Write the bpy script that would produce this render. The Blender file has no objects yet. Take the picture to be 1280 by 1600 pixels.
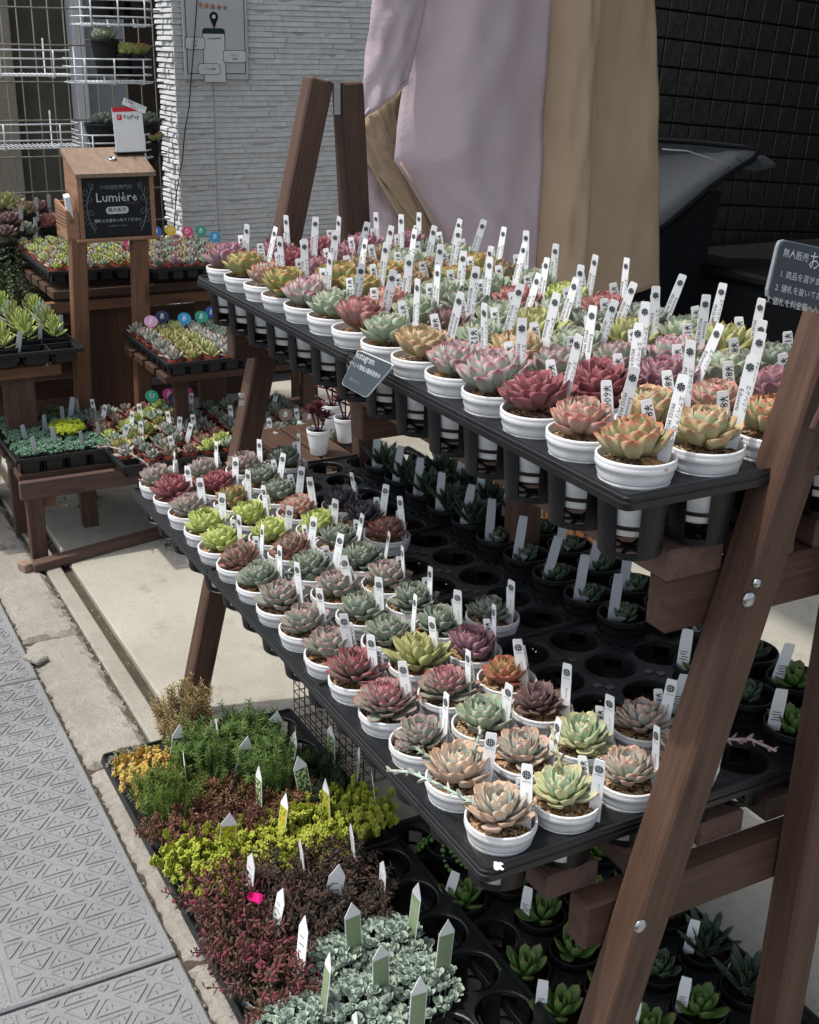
import bpy, math, random
from mathutils import Vector, Matrix, Euler

R_ = math.radians
random.seed(11)
scene = bpy.context.scene
COL = scene.collection

# ------------------------------------------------------------------ camera
LZ = 0.52                     # height of the pot rims on the lower shelf
UZ = LZ + 0.378               # and on the upper one
CAM = Vector((0.85089903, -0.57235948, 0.71978709 + LZ))
YAW, PIT, ROL, FPX = -1.07273054, -0.37103128, 0.01918842, 1893.74066
_r = Vector((math.cos(YAW), -math.sin(YAW), 0))
FWD = Vector((math.sin(YAW) * math.cos(PIT), math.cos(YAW) * math.cos(PIT), math.sin(PIT)))
_u = _r.cross(FWD)
RGT = math.cos(ROL) * _r + math.sin(ROL) * _u
UPV = -math.sin(ROL) * _r + math.cos(ROL) * _u
cd = bpy.data.cameras.new('camera')
cam = bpy.data.objects.new('camera', cd)
COL.objects.link(cam)
cam.matrix_world = Matrix(((RGT.x, UPV.x, -FWD.x, CAM.x), (RGT.y, UPV.y, -FWD.y, CAM.y),
                           (RGT.z, UPV.z, -FWD.z, CAM.z), (0, 0, 0, 1)))
cd.sensor_fit = 'VERTICAL'
cd.sensor_height = 24
cd.lens = 24 * FPX / 1600
cd.clip_start = 0.05
cd.clip_end = 300
scene.camera = cam

# ------------------------------------------------------------------ light
SUN_DIR = Vector((0.16, 0.40, -1.0)).normalized()      # the way the light travels
el = math.asin(-SUN_DIR.z)
az = math.atan2(-SUN_DIR.x, -SUN_DIR.y)
w = bpy.data.worlds.new("World")
scene.world = w
w.use_nodes = True
nt = w.node_tree
bg = nt.nodes['Background']
sky = nt.nodes.new('ShaderNodeTexSky')
sky.sky_type = 'NISHITA'
sky.sun_disc = False
sky.sun_elevation = el
sky.sun_rotation = az
sky.air_density = 1.0
sky.dust_density = 3.0
hz = nt.nodes.new('ShaderNodeHueSaturation')      # hazy, washed out sky
hz.inputs['Saturation'].default_value = 0.45
nt.links.new(sky.outputs[0], hz.inputs['Color'])
nt.links.new(hz.outputs[0], bg.inputs[0])
bg.inputs[1].default_value = 0.15
sl = bpy.data.lights.new('sun', 'SUN')
sl.energy = 2.0
sl.angle = R_(1.5)
sl.color = (1.0, 0.95, 0.88)
so = bpy.data.objects.new('sun', sl)
so.rotation_euler = SUN_DIR.to_track_quat('-Z', 'Y').to_euler()
COL.objects.link(so)
scene.view_settings.view_transform = 'Standard'
scene.view_settings.look = 'None'
scene.view_settings.exposure = 0.80
scene.view_settings.gamma = 1.0
scene.view_settings.use_curve_mapping = False


def ray(px, py):
    return FWD + RGT * ((px - 640) / FPX) - UPV * ((py - 800) / FPX)


def at(px, py, ax, v):
    d = ray(px, py)
    return CAM + d * ((v - CAM[ax]) / d[ax])


# ------------------------------------------------------------------ materials
def mute(h, k, gain=1.0):
    v = [int(h[i:i + 2], 16) for i in (0, 2, 4)]
    g = .3 * v[0] + .59 * v[1] + .11 * v[2]
    return ''.join('%02x' % int(max(0, min(255, (g + (x - g) * k) * gain))) for x in v)


def lin(h):
    if not isinstance(h, str):
        return (h[0], h[1], h[2], 1)
    v = [int(h[i:i + 2], 16) / 255 for i in (0, 2, 4)]
    return tuple(x / 12.92 if x < .04045 else ((x + .055) / 1.055) ** 2.4 for x in v) + (1,)


class NT:
    def __init__(s, name):
        s.m = bpy.data.materials.new(name)
        s.m.use_nodes = True
        s.t = s.m.node_tree
        s.b = s.t.nodes['Principled BSDF']

    def n(s, t, **k):
        o = s.t.nodes.new('ShaderNode' + t)
        for a, b in k.items():
            setattr(o, a, b)
        return o

    def l(s, a, b):
        s.t.links.new(a, b)

    def mix(s, f, a, b, mode='MIX'):
        o = s.n('Mix', data_type='RGBA', blend_type=mode)
        o.clamp_factor = True
        for sock, v in ((o.inputs[0], f), (o.inputs[6], a), (o.inputs[7], b)):
            if hasattr(v, 'is_output'):
                s.l(v, sock)
            elif isinstance(v, (int, float)):
                sock.default_value = v
            else:
                sock.default_value = lin(v)
        return o.outputs[2]

    def math(s, op, a, b=0.0, clamp=False):
        o = s.n('Math', operation=op, use_clamp=clamp)
        for sock, v in ((o.inputs[0], a), (o.inputs[1], b)):
            if hasattr(v, 'is_output'):
                s.l(v, sock)
            else:
                sock.default_value = v
        return o.outputs[0]

    def coord(s, which='Object', scale=(1, 1, 1)):
        c = s.n('TexCoord')
        mp = s.n('Mapping')
        mp.inputs['Scale'].default_value = scale
        s.l(c.outputs[which], mp.inputs[0])
        return mp.outputs[0]

    def noise(s, vec, scale, detail=4, rough=.6, lo=.35, hi=.65):
        o = s.n('TexNoise')
        o.inputs['Scale'].default_value = scale
        o.inputs['Detail'].default_value = detail
        o.inputs['Roughness'].default_value = rough
        s.l(vec, o.inputs['Vector'])
        r = s.n('MapRange')
        r.inputs[1].default_value = lo
        r.inputs[2].default_value = hi
        s.l(o.outputs[0], r.inputs[0])
        return r.outputs[0]

    def bump(s, h, strength=.3, dist=.002):
        o = s.n('Bump')
        o.inputs['Strength'].default_value = strength
        o.inputs['Distance'].default_value = dist
        s.l(h, o.inputs['Height'])
        s.l(o.outputs[0], s.b.inputs['Normal'])

    def out(s, col, rough=.6, spec=.4, metal=0):
        if hasattr(col, 'is_output'):
            s.l(col, s.b.inputs['Base Color'])
        else:
            s.b.inputs['Base Color'].default_value = lin(col)
        if hasattr(rough, 'is_output'):
            s.l(rough, s.b.inputs['Roughness'])
        else:
            s.b.inputs['Roughness'].default_value = rough
        s.b.inputs['Specular IOR Level'].default_value = spec
        s.b.inputs['Metallic'].default_value = metal
        return s.m


def wood(name, c1, c2, c3, rough=.6, worn=.12):
    s = NT(name)
    inf = s.n('ObjectInfo')
    c = s.n('TexCoord')
    add = s.n('VectorMath', operation='MULTIPLY_ADD')
    cmb = s.n('CombineXYZ')
    s.l(inf.outputs['Random'], cmb.inputs[0])
    s.l(inf.outputs['Random'], cmb.inputs[1])
    s.l(cmb.outputs[0], add.inputs[0])
    add.inputs[1].default_value = (7, 5, 3)
    s.l(c.outputs['Object'], add.inputs[2])
    mp = s.n('Mapping')
    mp.inputs['Scale'].default_value = (1.6, 26, 26)
    s.l(add.outputs[0], mp.inputs[0])
    g = s.noise(mp.outputs[0], 3.0, 5, .65, .3, .7)
    mp2 = s.n('Mapping')
    mp2.inputs['Scale'].default_value = (3, 120, 120)
    s.l(add.outputs[0], mp2.inputs[0])
    fine = s.noise(mp2.outputs[0], 3.0, 3, .6, .3, .7)
    blot = s.noise(add.outputs[0], 9, 3, .6, .4, .7)
    col = s.mix(g, c1, c2)
    col = s.mix(s.math('MULTIPLY', fine, .45), col, c3)
    # dry, sun bleached streaks
    mp3 = s.n('Mapping')
    mp3.inputs['Scale'].default_value = (1.2, 45, 45)
    s.l(add.outputs[0], mp3.inputs[0])
    col = s.mix(s.math('MULTIPLY', s.noise(mp3.outputs[0], 2.2, 5, .7, .56, .72), worn), col, 'a07f66')
    col = s.mix(s.math('MULTIPLY', blot, .25), col, c3)
    # knots
    mk = s.n('Mapping')
    mk.inputs['Scale'].default_value = (3.2, 14, 14)
    s.l(add.outputs[0], mk.inputs[0])
    vo = s.n('TexVoronoi')
    vo.inputs['Scale'].default_value = 1.3
    s.l(mk.outputs[0], vo.inputs['Vector'])
    kn = s.math('MULTIPLY', s.math('SUBTRACT', .20, vo.outputs['Distance'], True), 5.0, True)
    col = s.mix(s.math('MULTIPLY', kn, .75), col, '1c100b')
    hv = s.n('HueSaturation')
    s.l(s.math('ADD', s.math('MULTIPLY', inf.outputs['Random'], .35), .82), hv.inputs['Value'])
    s.l(col, hv.inputs['Color'])
    s.bump(fine, .25, .001)
    return s.out(hv.outputs[0], rough, .3)


def plain(name, col, rough=.5, spec=.4, metal=0, var=.12, sc=30, bump=0, dirt=None):
    s = NT(name)
    v = s.coord()
    n = s.noise(v, sc, 4)
    base = lin(col)
    dark = tuple(x * (1 - var) for x in base[:3])
    c = s.mix(n, base, dark)
    if dirt:
        d = s.noise(v, sc * .4, 5, .7, .5, .8)
        c = s.mix(s.math('MULTIPLY', d, dirt[1]), c, dirt[0])
    if bump:
        s.bump(s.noise(v, sc * 4, 3), bump, .001)
    return s.out(c, rough, spec, metal)


def leafmat(name, inner, outer, tip, t0=.6, edge=.5, ring_tip=0.0, rough=.5, var=.2):
    """attribute lt = (along, across, ring): ring 0 in the heart, 1 outside"""
    s = NT(name)
    a = s.n('Attribute', attribute_name='lt')
    sep = s.n('SeparateColor')
    s.l(a.outputs['Color'], sep.inputs[0])
    t, e, r = sep.outputs[0], sep.outputs[1], sep.outputs[2]
    inf = s.n('ObjectInfo')
    v = s.coord()
    n = s.noise(v, 160, 3, .6)
    body = s.mix(s.math('ADD', r, s.math('MULTIPLY', s.math('SUBTRACT', inf.outputs['Random'], .5), .5), True), inner, outer)
    tf = s.math('POWER', s.math('DIVIDE', s.math('SUBTRACT', t, t0), 1 - t0, True), 1.3)
    ef = s.math('MULTIPLY', s.math('POWER', e, 7.0), edge)
    ef = s.math('MULTIPLY', ef, s.math('MULTIPLY', t, 1.4, True))
    f = s.math('MAXIMUM', tf, ef)
    f = s.math('ADD', f, s.math('MULTIPLY', r, ring_tip), True)
    f = s.math('MULTIPLY', f, s.math('ADD', s.math('MULTIPLY', n, .35), .75), True)
    c = s.mix(f, body, tip)
    # pale leaf base
    c = s.mix(s.math('MULTIPLY', s.math('SUBTRACT', .3, t, True), 1.2, True), c, 'aeb38a')
    hv = s.n('HueSaturation')
    s.l(s.math('ADD', s.math('MULTIPLY', inf.outputs['Random'], var), 1 - var * .5), hv.inputs['Value'])
    s.l(c, hv.inputs['Color'])
    s.b.inputs['Subsurface Weight'].default_value = .0
    s.bump(n, .12, .0006)
    return s.out(hv.outputs[0], rough, .35)


def herb(name, c1, c2, c3, rough=.6):
    """small foliage: lt = (random, height, random2)"""
    s = NT(name)
    a = s.n('Attribute', attribute_name='lt')
    sep = s.n('SeparateColor')
    s.l(a.outputs['Color'], sep.inputs[0])
    c = s.mix(sep.outputs[0], c1, c2)
    f = s.math('MULTIPLY', s.math('POWER', sep.outputs[1], 2.0), sep.outputs[2])
    c = s.mix(f, c, c3)
    return s.out(c, rough, .25)


M = {}
M['wood'] = wood('stained_wood', '453027', '5b4436', '2b1f19')
M['wood_worn'] = wood('worn_wood', '55423a', '6b554a', '362823', .7)
M['wood_light'] = wood('orange_brown_wood', '654734', '805d45', '432e20', .6)
M['wood_box'] = wood('box_wood', '86634b', 'a07c62', '654532', .6)
M['wood_lid'] = wood('lid_wood', '857060', 'a08b78', '6a5546', .65)
M['wood_dark'] = wood('dark_wood', '3a281f', '523a2c', '241812')
M['white_pot'] = plain('white_pot_plastic', 'dadbdb', .42, .45, var=.1, sc=60, dirt=('958e80', .55))
M['white_wire'] = plain('white_coated_wire', 'd5d9dc', .4, .5)
M['black'] = plain('black_plastic', '0e0f11', .45, .35, var=.3, sc=40, bump=.15, dirt=('242424', .35))
M['black_tray'] = plain('black_tray_plastic', '141618', .40, .4, var=.3, sc=25, bump=.1, dirt=('2e2e2d', .45))
M['black_glossy'] = plain('thin_black_plastic', '0b0c0e', .25, .5, var=.3, sc=30)
M['red_pot'] = plain('brick_red_pot', '8a3b2c', .6, .3, var=.25)
M['soil'] = plain('dark_soil', '241c16', .95, .1, var=.5, sc=200, bump=.8)
M['tag'] = plain('white_tag_plastic', 'e6e8e8', .4, .4, var=.05)
M['tag_grey'] = plain('pale_grey_tag', 'b4b8bd', .45, .4, var=.06)
M['ink'] = plain('black_ink', '1b1e22', .6, .2)
M['ink_grey'] = plain('grey_ink', '565c64', .6, .2)
M['chalkboard'] = plain('chalkboard_black', '14171b', .6, .3, sc=12)
M['slate'] = plain('slate_board', '3c444a', .6, .3, sc=14, var=.15)
M['chalk'] = plain('white_chalk', 'c6cacb', .8, .1)
M['chalk_grey'] = plain('grey_chalk', '7f8588', .8, .1)
M['steel'] = plain('zinc_steel', 'a9abad', .3, .6, metal=1)
M['mesh_wire'] = plain('olive_wire', '7c7a6c', .5, .4)
M['rust_wire'] = plain('rusty_wire', '3a2a22', .8, .2)
M['fabric_grey'] = plain('grey_marl_fabric', '494c50', .95, .1, var=.35, sc=260, bump=.5)
M['fabric_black'] = plain('black_fabric', '0c0e12', .8, .2)
M['stone_white'] = plain('white_brick', 'd2d4d4', .75, .25, var=.14, sc=40, bump=.5)
M['grout'] = plain('grey_grout', 'b4b5b5', .9, .1)
M['tile_dark'] = plain('dark_tile', '26231f', .38, .5, var=.35, sc=14, bump=.6)
M['grout_dark'] = plain('dark_grout', '0b0a0a', .9, .1)
M['stucco'] = plain('beige_stucco', '8f887a', .95, .1, var=.12, sc=60, bump=.8)
M['panel_grey'] = plain('weathered_panel', '55534b', .8, .2, var=.35, sc=5)
M['siding'] = plain('grey_siding', '8a8d92', .6, .3, var=.08)
M['post_white'] = plain('white_post', 'bfc1c3', .55, .3)
M['siding_dark'] = plain('brown_siding', '2f2822', .7, .2)
M['red'] = plain('sign_red', 'cf2436', .5, .3, var=.03)
M['orange'] = plain('star_orange', 'b57646', .6, .3)
M['poster'] = plain('poster_grey', 'bcc0c2', .5, .3, var=.05, sc=6)
M['poster_pale'] = plain('poster_white', 'd4d7d8', .5, .3, var=.05, sc=6)
M['green_dark'] = plain('poster_green', '173237', .5, .3)
M['magenta'] = plain('magenta_petal', 'b80f68', .7, .2)
M['crate'] = wood('orange_crate_wood', '9a6134', 'b87a45', '6f4424')
for n_, h_ in (('pink', 'cf9dc0'), ('blue', '2f63a8'), ('navy', '26375f'), ('yellow', 'd0b13c'), ('rose', 'c64f70'),
               ('teal', '2c9a80'), ('cyan', '2f93c4'), ('hotpink', 'd6408c'), ('brown', '7c6a60')):
    M['lab_' + n_] = plain('label_' + n_, h_, .45, .4, var=.05)


def mk_gravel():
    s = NT('pumice_gravel')
    v = s.coord()
    vo = s.n('TexVoronoi')
    vo.inputs['Scale'].default_value = 300
    s.l(v, vo.inputs['Vector'])
    sep = s.n('SeparateColor')
    s.l(vo.outputs['Color'], sep.inputs[0])
    c = s.mix(sep.outputs[0], '8a6444', 'd0b690')
    c = s.mix(s.math('GREATER_THAN', sep.outputs[1], .7), c, '4a2f22')
    c = s.mix(s.math('MULTIPLY', vo.outputs['Distance'], .6, True), c, '3d2c20')
    s.bump(vo.outputs['Distance'], 1.0, -.002)
    return s.out(c, .9, .2)


M['gravel'] = mk_gravel()


def mk_stones():
    s = NT('loose_stones')
    a = s.n('ObjectInfo')
    g = s.n('NewGeometry')
    r = s.n('ValToRGB')
    e = r.color_ramp.elements
    e[0].color = lin('6d4a30')
    e[1].color = lin('e0d2b8')
    for p, h in ((.3, '8d6038'), (.55, 'b08d62'), (.8, 'a7a297')):
        x = e.new(p)
        x.color = lin(h)
    s.l(g.outputs['Random Per Island'], r.inputs[0])
    return s.out(r.outputs[0], .85, .2)


M['stones'] = mk_stones()


def mk_concrete(name, a, b, dirt, sc=3.0, speck=.3):
    s = NT(name)
    v = s.coord()
    n1 = s.noise(v, sc, 6, .6, .3, .7)
    n2 = s.noise(v, sc * 4, 6, .7, .52, .75)
    n3 = s.noise(v, 220, 3, .6, .3, .7)
    n4 = s.noise(v, 45, 5, .7, .6, .75)
    c = s.mix(n1, a, b)
    c = s.mix(s.math('MULTIPLY', n2, .5), c, dirt)
    c = s.mix(s.math('MULTIPLY', n3, speck), c, dirt)
    c = s.mix(s.math('MULTIPLY', n4, .35), c, '4a4238')
    n5 = s.noise(v, 1.7, 7, .68, .50, .62)
    c = s.mix(s.math('MULTIPLY', n5, .28), c, dirt)
    n6 = s.noise(v, 12, 8, .8, .56, .66)
    c = s.mix(s.math('MULTIPLY', n6, .30), c, dirt)
    s.bump(s.math('ADD', n3, n4), .5, .0015)
    return s.out(c, .92, .2)


M['concrete'] = mk_concrete('driveway_concrete', '98968c', 'a9a69b', '7d776b', 3, .22)
M['kerb'] = mk_concrete('kerb_stone', '8a857c', '9e9a92', '68635b', 9, .5)
M['strip'] = mk_concrete('mortar_strip', '8d8b82', '9d9a90', '6b6558', 8, .35)
M['channel'] = mk_concrete('dirty_channel', '4a4236', '5c5346', '2e2820', 14, .6)
M['asphalt'] = mk_concrete('asphalt', '3e3f40', '4c4d4e', '2b2b2b', 6, .7)
M['plate'] = mk_concrete('grey_ramp_resin', '78797b', '868788', '605f60', 4, .18)


def mk_fabric(name, a, b):
    s = NT(name)
    v = s.coord()
    n = s.noise(v, 2.5, 4, .6, .3, .7)
    n2 = s.noise(v, 14, 4, .6, .3, .7)
    f = s.noise(v, 700, 2, .6)
    c = s.mix(n, a, b)
    c = s.mix(s.math('MULTIPLY', f, .12), c, '4a4038')
    h = s.math('ADD', s.math('MULTIPLY', n2, .9), s.math('MULTIPLY', f, .08))
    s.bump(h, .35, .012)
    return s.out(c, .9, .15)


M['mauve'] = mk_fabric('mauve_canvas', 'b4a5ac', 'c2b3ba')
M['beige'] = mk_fabric('beige_canvas', 'a8937a', 'b6a187')

# ------------------------------------------------------------------ mesh helpers


class MB:
    def __init__(s):
        s.v, s.f, s.m, s.a = [], [], [], []

    def add(s, vs, fs, mat=0, at_=None, M_=None):
        o = len(s.v)
        if M_ is not None:
            vs = [M_ @ Vector(p) for p in vs]
        s.v.extend(tuple(p) for p in vs)
        s.f.extend(tuple(i + o for i in f) for f in fs)
        s.m.extend([mat] * len(fs))
        s.a.extend(at_ if at_ is not None else [(0, 0, 0)] * len(vs))
        return s

    def mesh(s, name, mats, smooth=False, attr=False):
        me = bpy.data.meshes.new(name)
        me.from_pydata(s.v, [], s.f)
        for m_ in (mats if isinstance(mats, (list, tuple)) else [mats]):
            me.materials.append(m_)
        if any(s.m):
            me.polygons.foreach_set('material_index', s.m)
        if smooth:
            me.polygons.foreach_set('use_smooth', [True] * len(s.f))
        if attr:
            ca = me.color_attributes.new('lt', 'FLOAT_COLOR', 'POINT')
            buf = []
            for q in s.a:
                buf.extend((q[0], q[1], q[2], 1))
            ca.data.foreach_set('color', buf)
        me.update()
        return me


def link(name, mesh, parent=None, mat=None):
    o = bpy.data.objects.new(name, mesh)
    COL.objects.link(o)
    if parent is not None:
        o.parent = parent
    if mat is not None:
        o.matrix_basis = mat
    return o


def tag(o, label, cat, group=None):
    o['label'] = label
    o['category'] = cat
    if group:
        o['group'] = group
    return o


def thing(name, label, cat, loc=(0, 0, 0), rz=0, group=None):
    o = bpy.data.objects.new(name, None)
    o.empty_display_size = .02
    COL.objects.link(o)
    o.location = loc
    o.rotation_euler = (0, 0, rz)
    return tag(o, label, cat, group)


def struct(o):
    o['kind'] = 'structure'
    return o


def cbox(sx, sy, sz, c=.002):
    c = min(c, sx * .3, sy * .3, sz * .3)
    X, Y, Z = sx / 2, sy / 2, sz / 2
    vs, idx = [], {}
    for a in (-1, 1):
        for b in (-1, 1):
            for d in (-1, 1):
                for k, p in enumerate(((X, Y - c, Z - c), (X - c, Y, Z - c), (X - c, Y - c, Z))):
                    idx[a, b, d, k] = len(vs)
                    vs.append((a * p[0], b * p[1], d * p[2]))
    fs = []

    def face(l):
        p = [Vector(vs[i]) for i in l]
        n = (p[1] - p[0]).cross(p[2] - p[0])
        cen = sum(p, Vector()) / len(p)
        fs.append(tuple(l) if n.dot(cen) > 0 else tuple(reversed(l)))
    q = ((-1, -1), (1, -1), (1, 1), (-1, 1))
    for a in (-1, 1):
        face([idx[a, i, j, 0] for i, j in q])
        face([idx[i, a, j, 1] for i, j in q])
        face([idx[i, j, a, 2] for i, j in q])
    for a in (-1, 1):
        for b in (-1, 1):
            face([idx[a, b, -1, 0], idx[a, b, 1, 0], idx[a, b, 1, 1], idx[a, b, -1, 1]])
            face([idx[a, -1, b, 0], idx[a, 1, b, 0], idx[a, 1, b, 2], idx[a, -1, b, 2]])
            face([idx[-1, a, b, 1], idx[1, a, b, 1], idx[1, a, b, 2], idx[-1, a, b, 2]])
            for d in (-1, 1):
                face([idx[a, b, d, 0], idx[a, b, d, 1], idx[a, b, d, 2]])
    return vs, fs


def box(mb, lo, hi, c=.001, mat=0):
    vs, fs = cbox(hi[0] - lo[0], hi[1] - lo[1], hi[2] - lo[2], c)
    ce = [(a + b) / 2 for a, b in zip(lo, hi)]
    mb.add([(p[0] + ce[0], p[1] + ce[1], p[2] + ce[2]) for p in vs], fs, mat)
    return mb


def lathe(mb, prof, n=24, mat=0, cen=(0, 0, 0), cap0=False, cap1=False):
    vs = []
    for r, z in prof:
        for i in range(n):
            a = 2 * math.pi * i / n
            vs.append((cen[0] + r * math.cos(a), cen[1] + r * math.sin(a), cen[2] + z))
    fs = []
    for k in range(len(prof) - 1):
        for i in range(n):
            j = (i + 1) % n
            fs.append((k * n + i, k * n + j, (k + 1) * n + j, (k + 1) * n + i))
    if cap0:
        fs.append(tuple(reversed(range(n))))
    if cap1:
        fs.append(tuple(range((len(prof) - 1) * n, len(prof) * n)))
    mb.add(vs, fs, mat)
    return mb


def tube(mb, pts, r, n=6, mat=0, attr=None):
    P = [Vector(p) for p in pts]
    vs, fs, at_ = [], [], []
    prev = None
    for i, p in enumerate(P):
        d = (P[min(i + 1, len(P) - 1)] - P[max(i - 1, 0)]).normalized()
        ref = Vector((0, 0, 1)) if abs(d.z) < .9 else Vector((1, 0, 0))
        if prev is None:
            a = d.cross(ref).normalized()
        else:
            a = (prev - d * prev.dot(d)).normalized()
        prev = a
        b = d.cross(a)
        rr = r[i] if isinstance(r, (list, tuple)) else r
        for k in range(n):
            t = 2 * math.pi * k / n
            vs.append(p + (a * math.cos(t) + b * math.sin(t)) * rr)
            at_.append(attr or (0, 0, 0))
    for i in range(len(P) - 1):
        for k in range(n):
            j = (k + 1) % n
            fs.append((i * n + k, i * n + j, (i + 1) * n + j, (i + 1) * n + k))
    fs.append(tuple(reversed(range(n))))
    fs.append(tuple(range((len(P) - 1) * n, len(P) * n)))
    mb.add(vs, fs, mat, at_)
    return mb


def basis(p0, p1, side=(0, 1, 0)):
    """matrix whose X runs p0->p1, origin in the middle, Y near `side`"""
    p0, p1 = Vector(p0), Vector(p1)
    x = (p1 - p0).normalized()
    s = Vector(side)
    y = (s - x * s.dot(x)).normalized()
    z = x.cross(y)
    c = (p0 + p1) / 2
    return Matrix(((x.x, y.x, z.x, c.x), (x.y, y.y, z.y, c.y), (x.z, y.z, z.z, c.z), (0, 0, 0, 1)))


_bc = {}


def board(name, p0, p1, wy, wz, mat, parent=None, side=(0, 1, 0), c=.002):
    L = (Vector(p1) - Vector(p0)).length
    k = (round(L, 4), wy, wz, mat.name, c)
    if k not in _bc:
        mb = MB()
        vs, fs = cbox(L, wy, wz, c)
        mb.add(vs, fs)
        _bc[k] = mb.mesh(name, mat)
    m = basis(p0, p1, side)
    if parent is not None:
        m = parent.matrix_basis.inverted() @ m if parent.location.length or parent.rotation_euler.z else m
    return link(name, _bc[k], parent, m)


# text ---------------------------------------------------------------
_tc = {}


def text_geo(body, size):
    """flat lettering, centred, in the XY plane -> (verts, faces)"""
    k = (body, size)
    if k in _tc:
        return _tc[k]
    cu = bpy.data.curves.new('t', 'FONT')
    cu.body = body
    cu.size = size
    cu.align_x = 'CENTER'
    cu.align_y = 'CENTER'
    cu.resolution_u = 1
    o = bpy.data.objects.new('t', cu)
    COL.objects.link(o)
    dg = bpy.context.evaluated_depsgraph_get()
    me = bpy.data.meshes.new_from_object(o.evaluated_get(dg))
    res = ([tuple(v.co) for v in me.vertices], [tuple(p.vertices) for p in me.polygons])
    bpy.data.objects.remove(o)
    bpy.data.curves.remove(cu)
    bpy.data.meshes.remove(me)
    _tc[k] = res
    return res


def put_text(mb, body, size, M_, mat):
    vs, fs = text_geo(body, size)
    mb.add(vs, fs, mat, None, M_)


def frameM(o, x, y, z=None):
    x, y = Vector(x).normalized(), Vector(y).normalized()
    n = x.cross(y)
    o = Vector(o)
    return Matrix(((x.x, y.x, n.x, o.x), (x.y, y.y, n.y, o.y), (x.z, y.z, n.z, o.z), (0, 0, 0, 1)))


# ------------------------------------------------------------------ leaves
def leaf_geo(L, W, T, pt=1.0, curl=.25, cup=.3, ns=6, ring=0.0, mucro=.06, wide=.66):
    """leaf along +Y, face up +Z. returns verts, faces, attrs"""
    vs, fs, at_ = [], [], []
    nr = 6
    for i in range(ns + 1):
        t = 1 - (1 - i / ns) ** 1.35
        t_ = t
        if t_ < wide:
            wv = .40 + .60 * math.sin(t_ / wide * math.pi / 2)
        else:
            q = (t_ - wide) / (1 - wide)
            wv = (1 - q ** (2.3 if pt < 1.15 else 1.8)) ** (.5 if pt < 1.15 else .8) if q < 1 else 0
        wv = max(wv, .035)
        hw = W * .5 * wv
        th = T * (.55 + .45 * math.sin(min(t_ * 1.5, 1) * math.pi / 2)) * max(1 - t_ ** 3, .06)
        y = L * t
        zc = curl * L * t * t
        for k, (ex, ez) in enumerate(((-1, cup * .6), (-.5, .05), (.5, .05), (1, cup * .6), (.55, -1), (-.55, -1))):
            if ez < 0:
                z = zc - th
            else:
                z = zc + hw * ez * 1.0
            vs.append((ex * hw, y, z))
            at_.append((t, abs(ex), ring))
    n = ns + 1
    vs.append((0, L * (1 + mucro), curl * L * (1 + mucro) + L * mucro * .5))
    at_.append((1, 0, ring))
    for i in range(ns):
        for k in range(nr):
            j = (k + 1) % nr
            fs.append((i * nr + k, (i + 1) * nr + k, (i + 1) * nr + j, i * nr + j))
    for k in range(nr):
        fs.append((ns * nr + k, n * nr, ns * nr + (k + 1) % nr))
    return vs, fs, at_


def leaf_matrix(theta, phi, r0, z0, s=1.0, roll=0.0):
    """leaf pointing phi from vertical, in direction theta, its face towards the heart"""
    d = Vector((math.sin(phi) * math.cos(theta), math.sin(phi) * math.sin(theta), math.cos(phi)))
    up = Vector((-math.cos(phi) * math.cos(theta), -math.cos(phi) * math.sin(theta), math.sin(phi)))
    x = d.cross(up)
    if roll:
        q = Matrix.Rotation(roll, 3, d)
        x = q @ x
        up = q @ up
    o = Vector((r0 * math.cos(theta), r0 * math.sin(theta), z0))
    return Matrix(((x.x * s, d.x * s, up.x * s, o.x), (x.y * s, d.y * s, up.y * s, o.y),
                   (x.z * s, d.z * s, up.z * s, o.z), (0, 0, 0, 1)))


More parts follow.
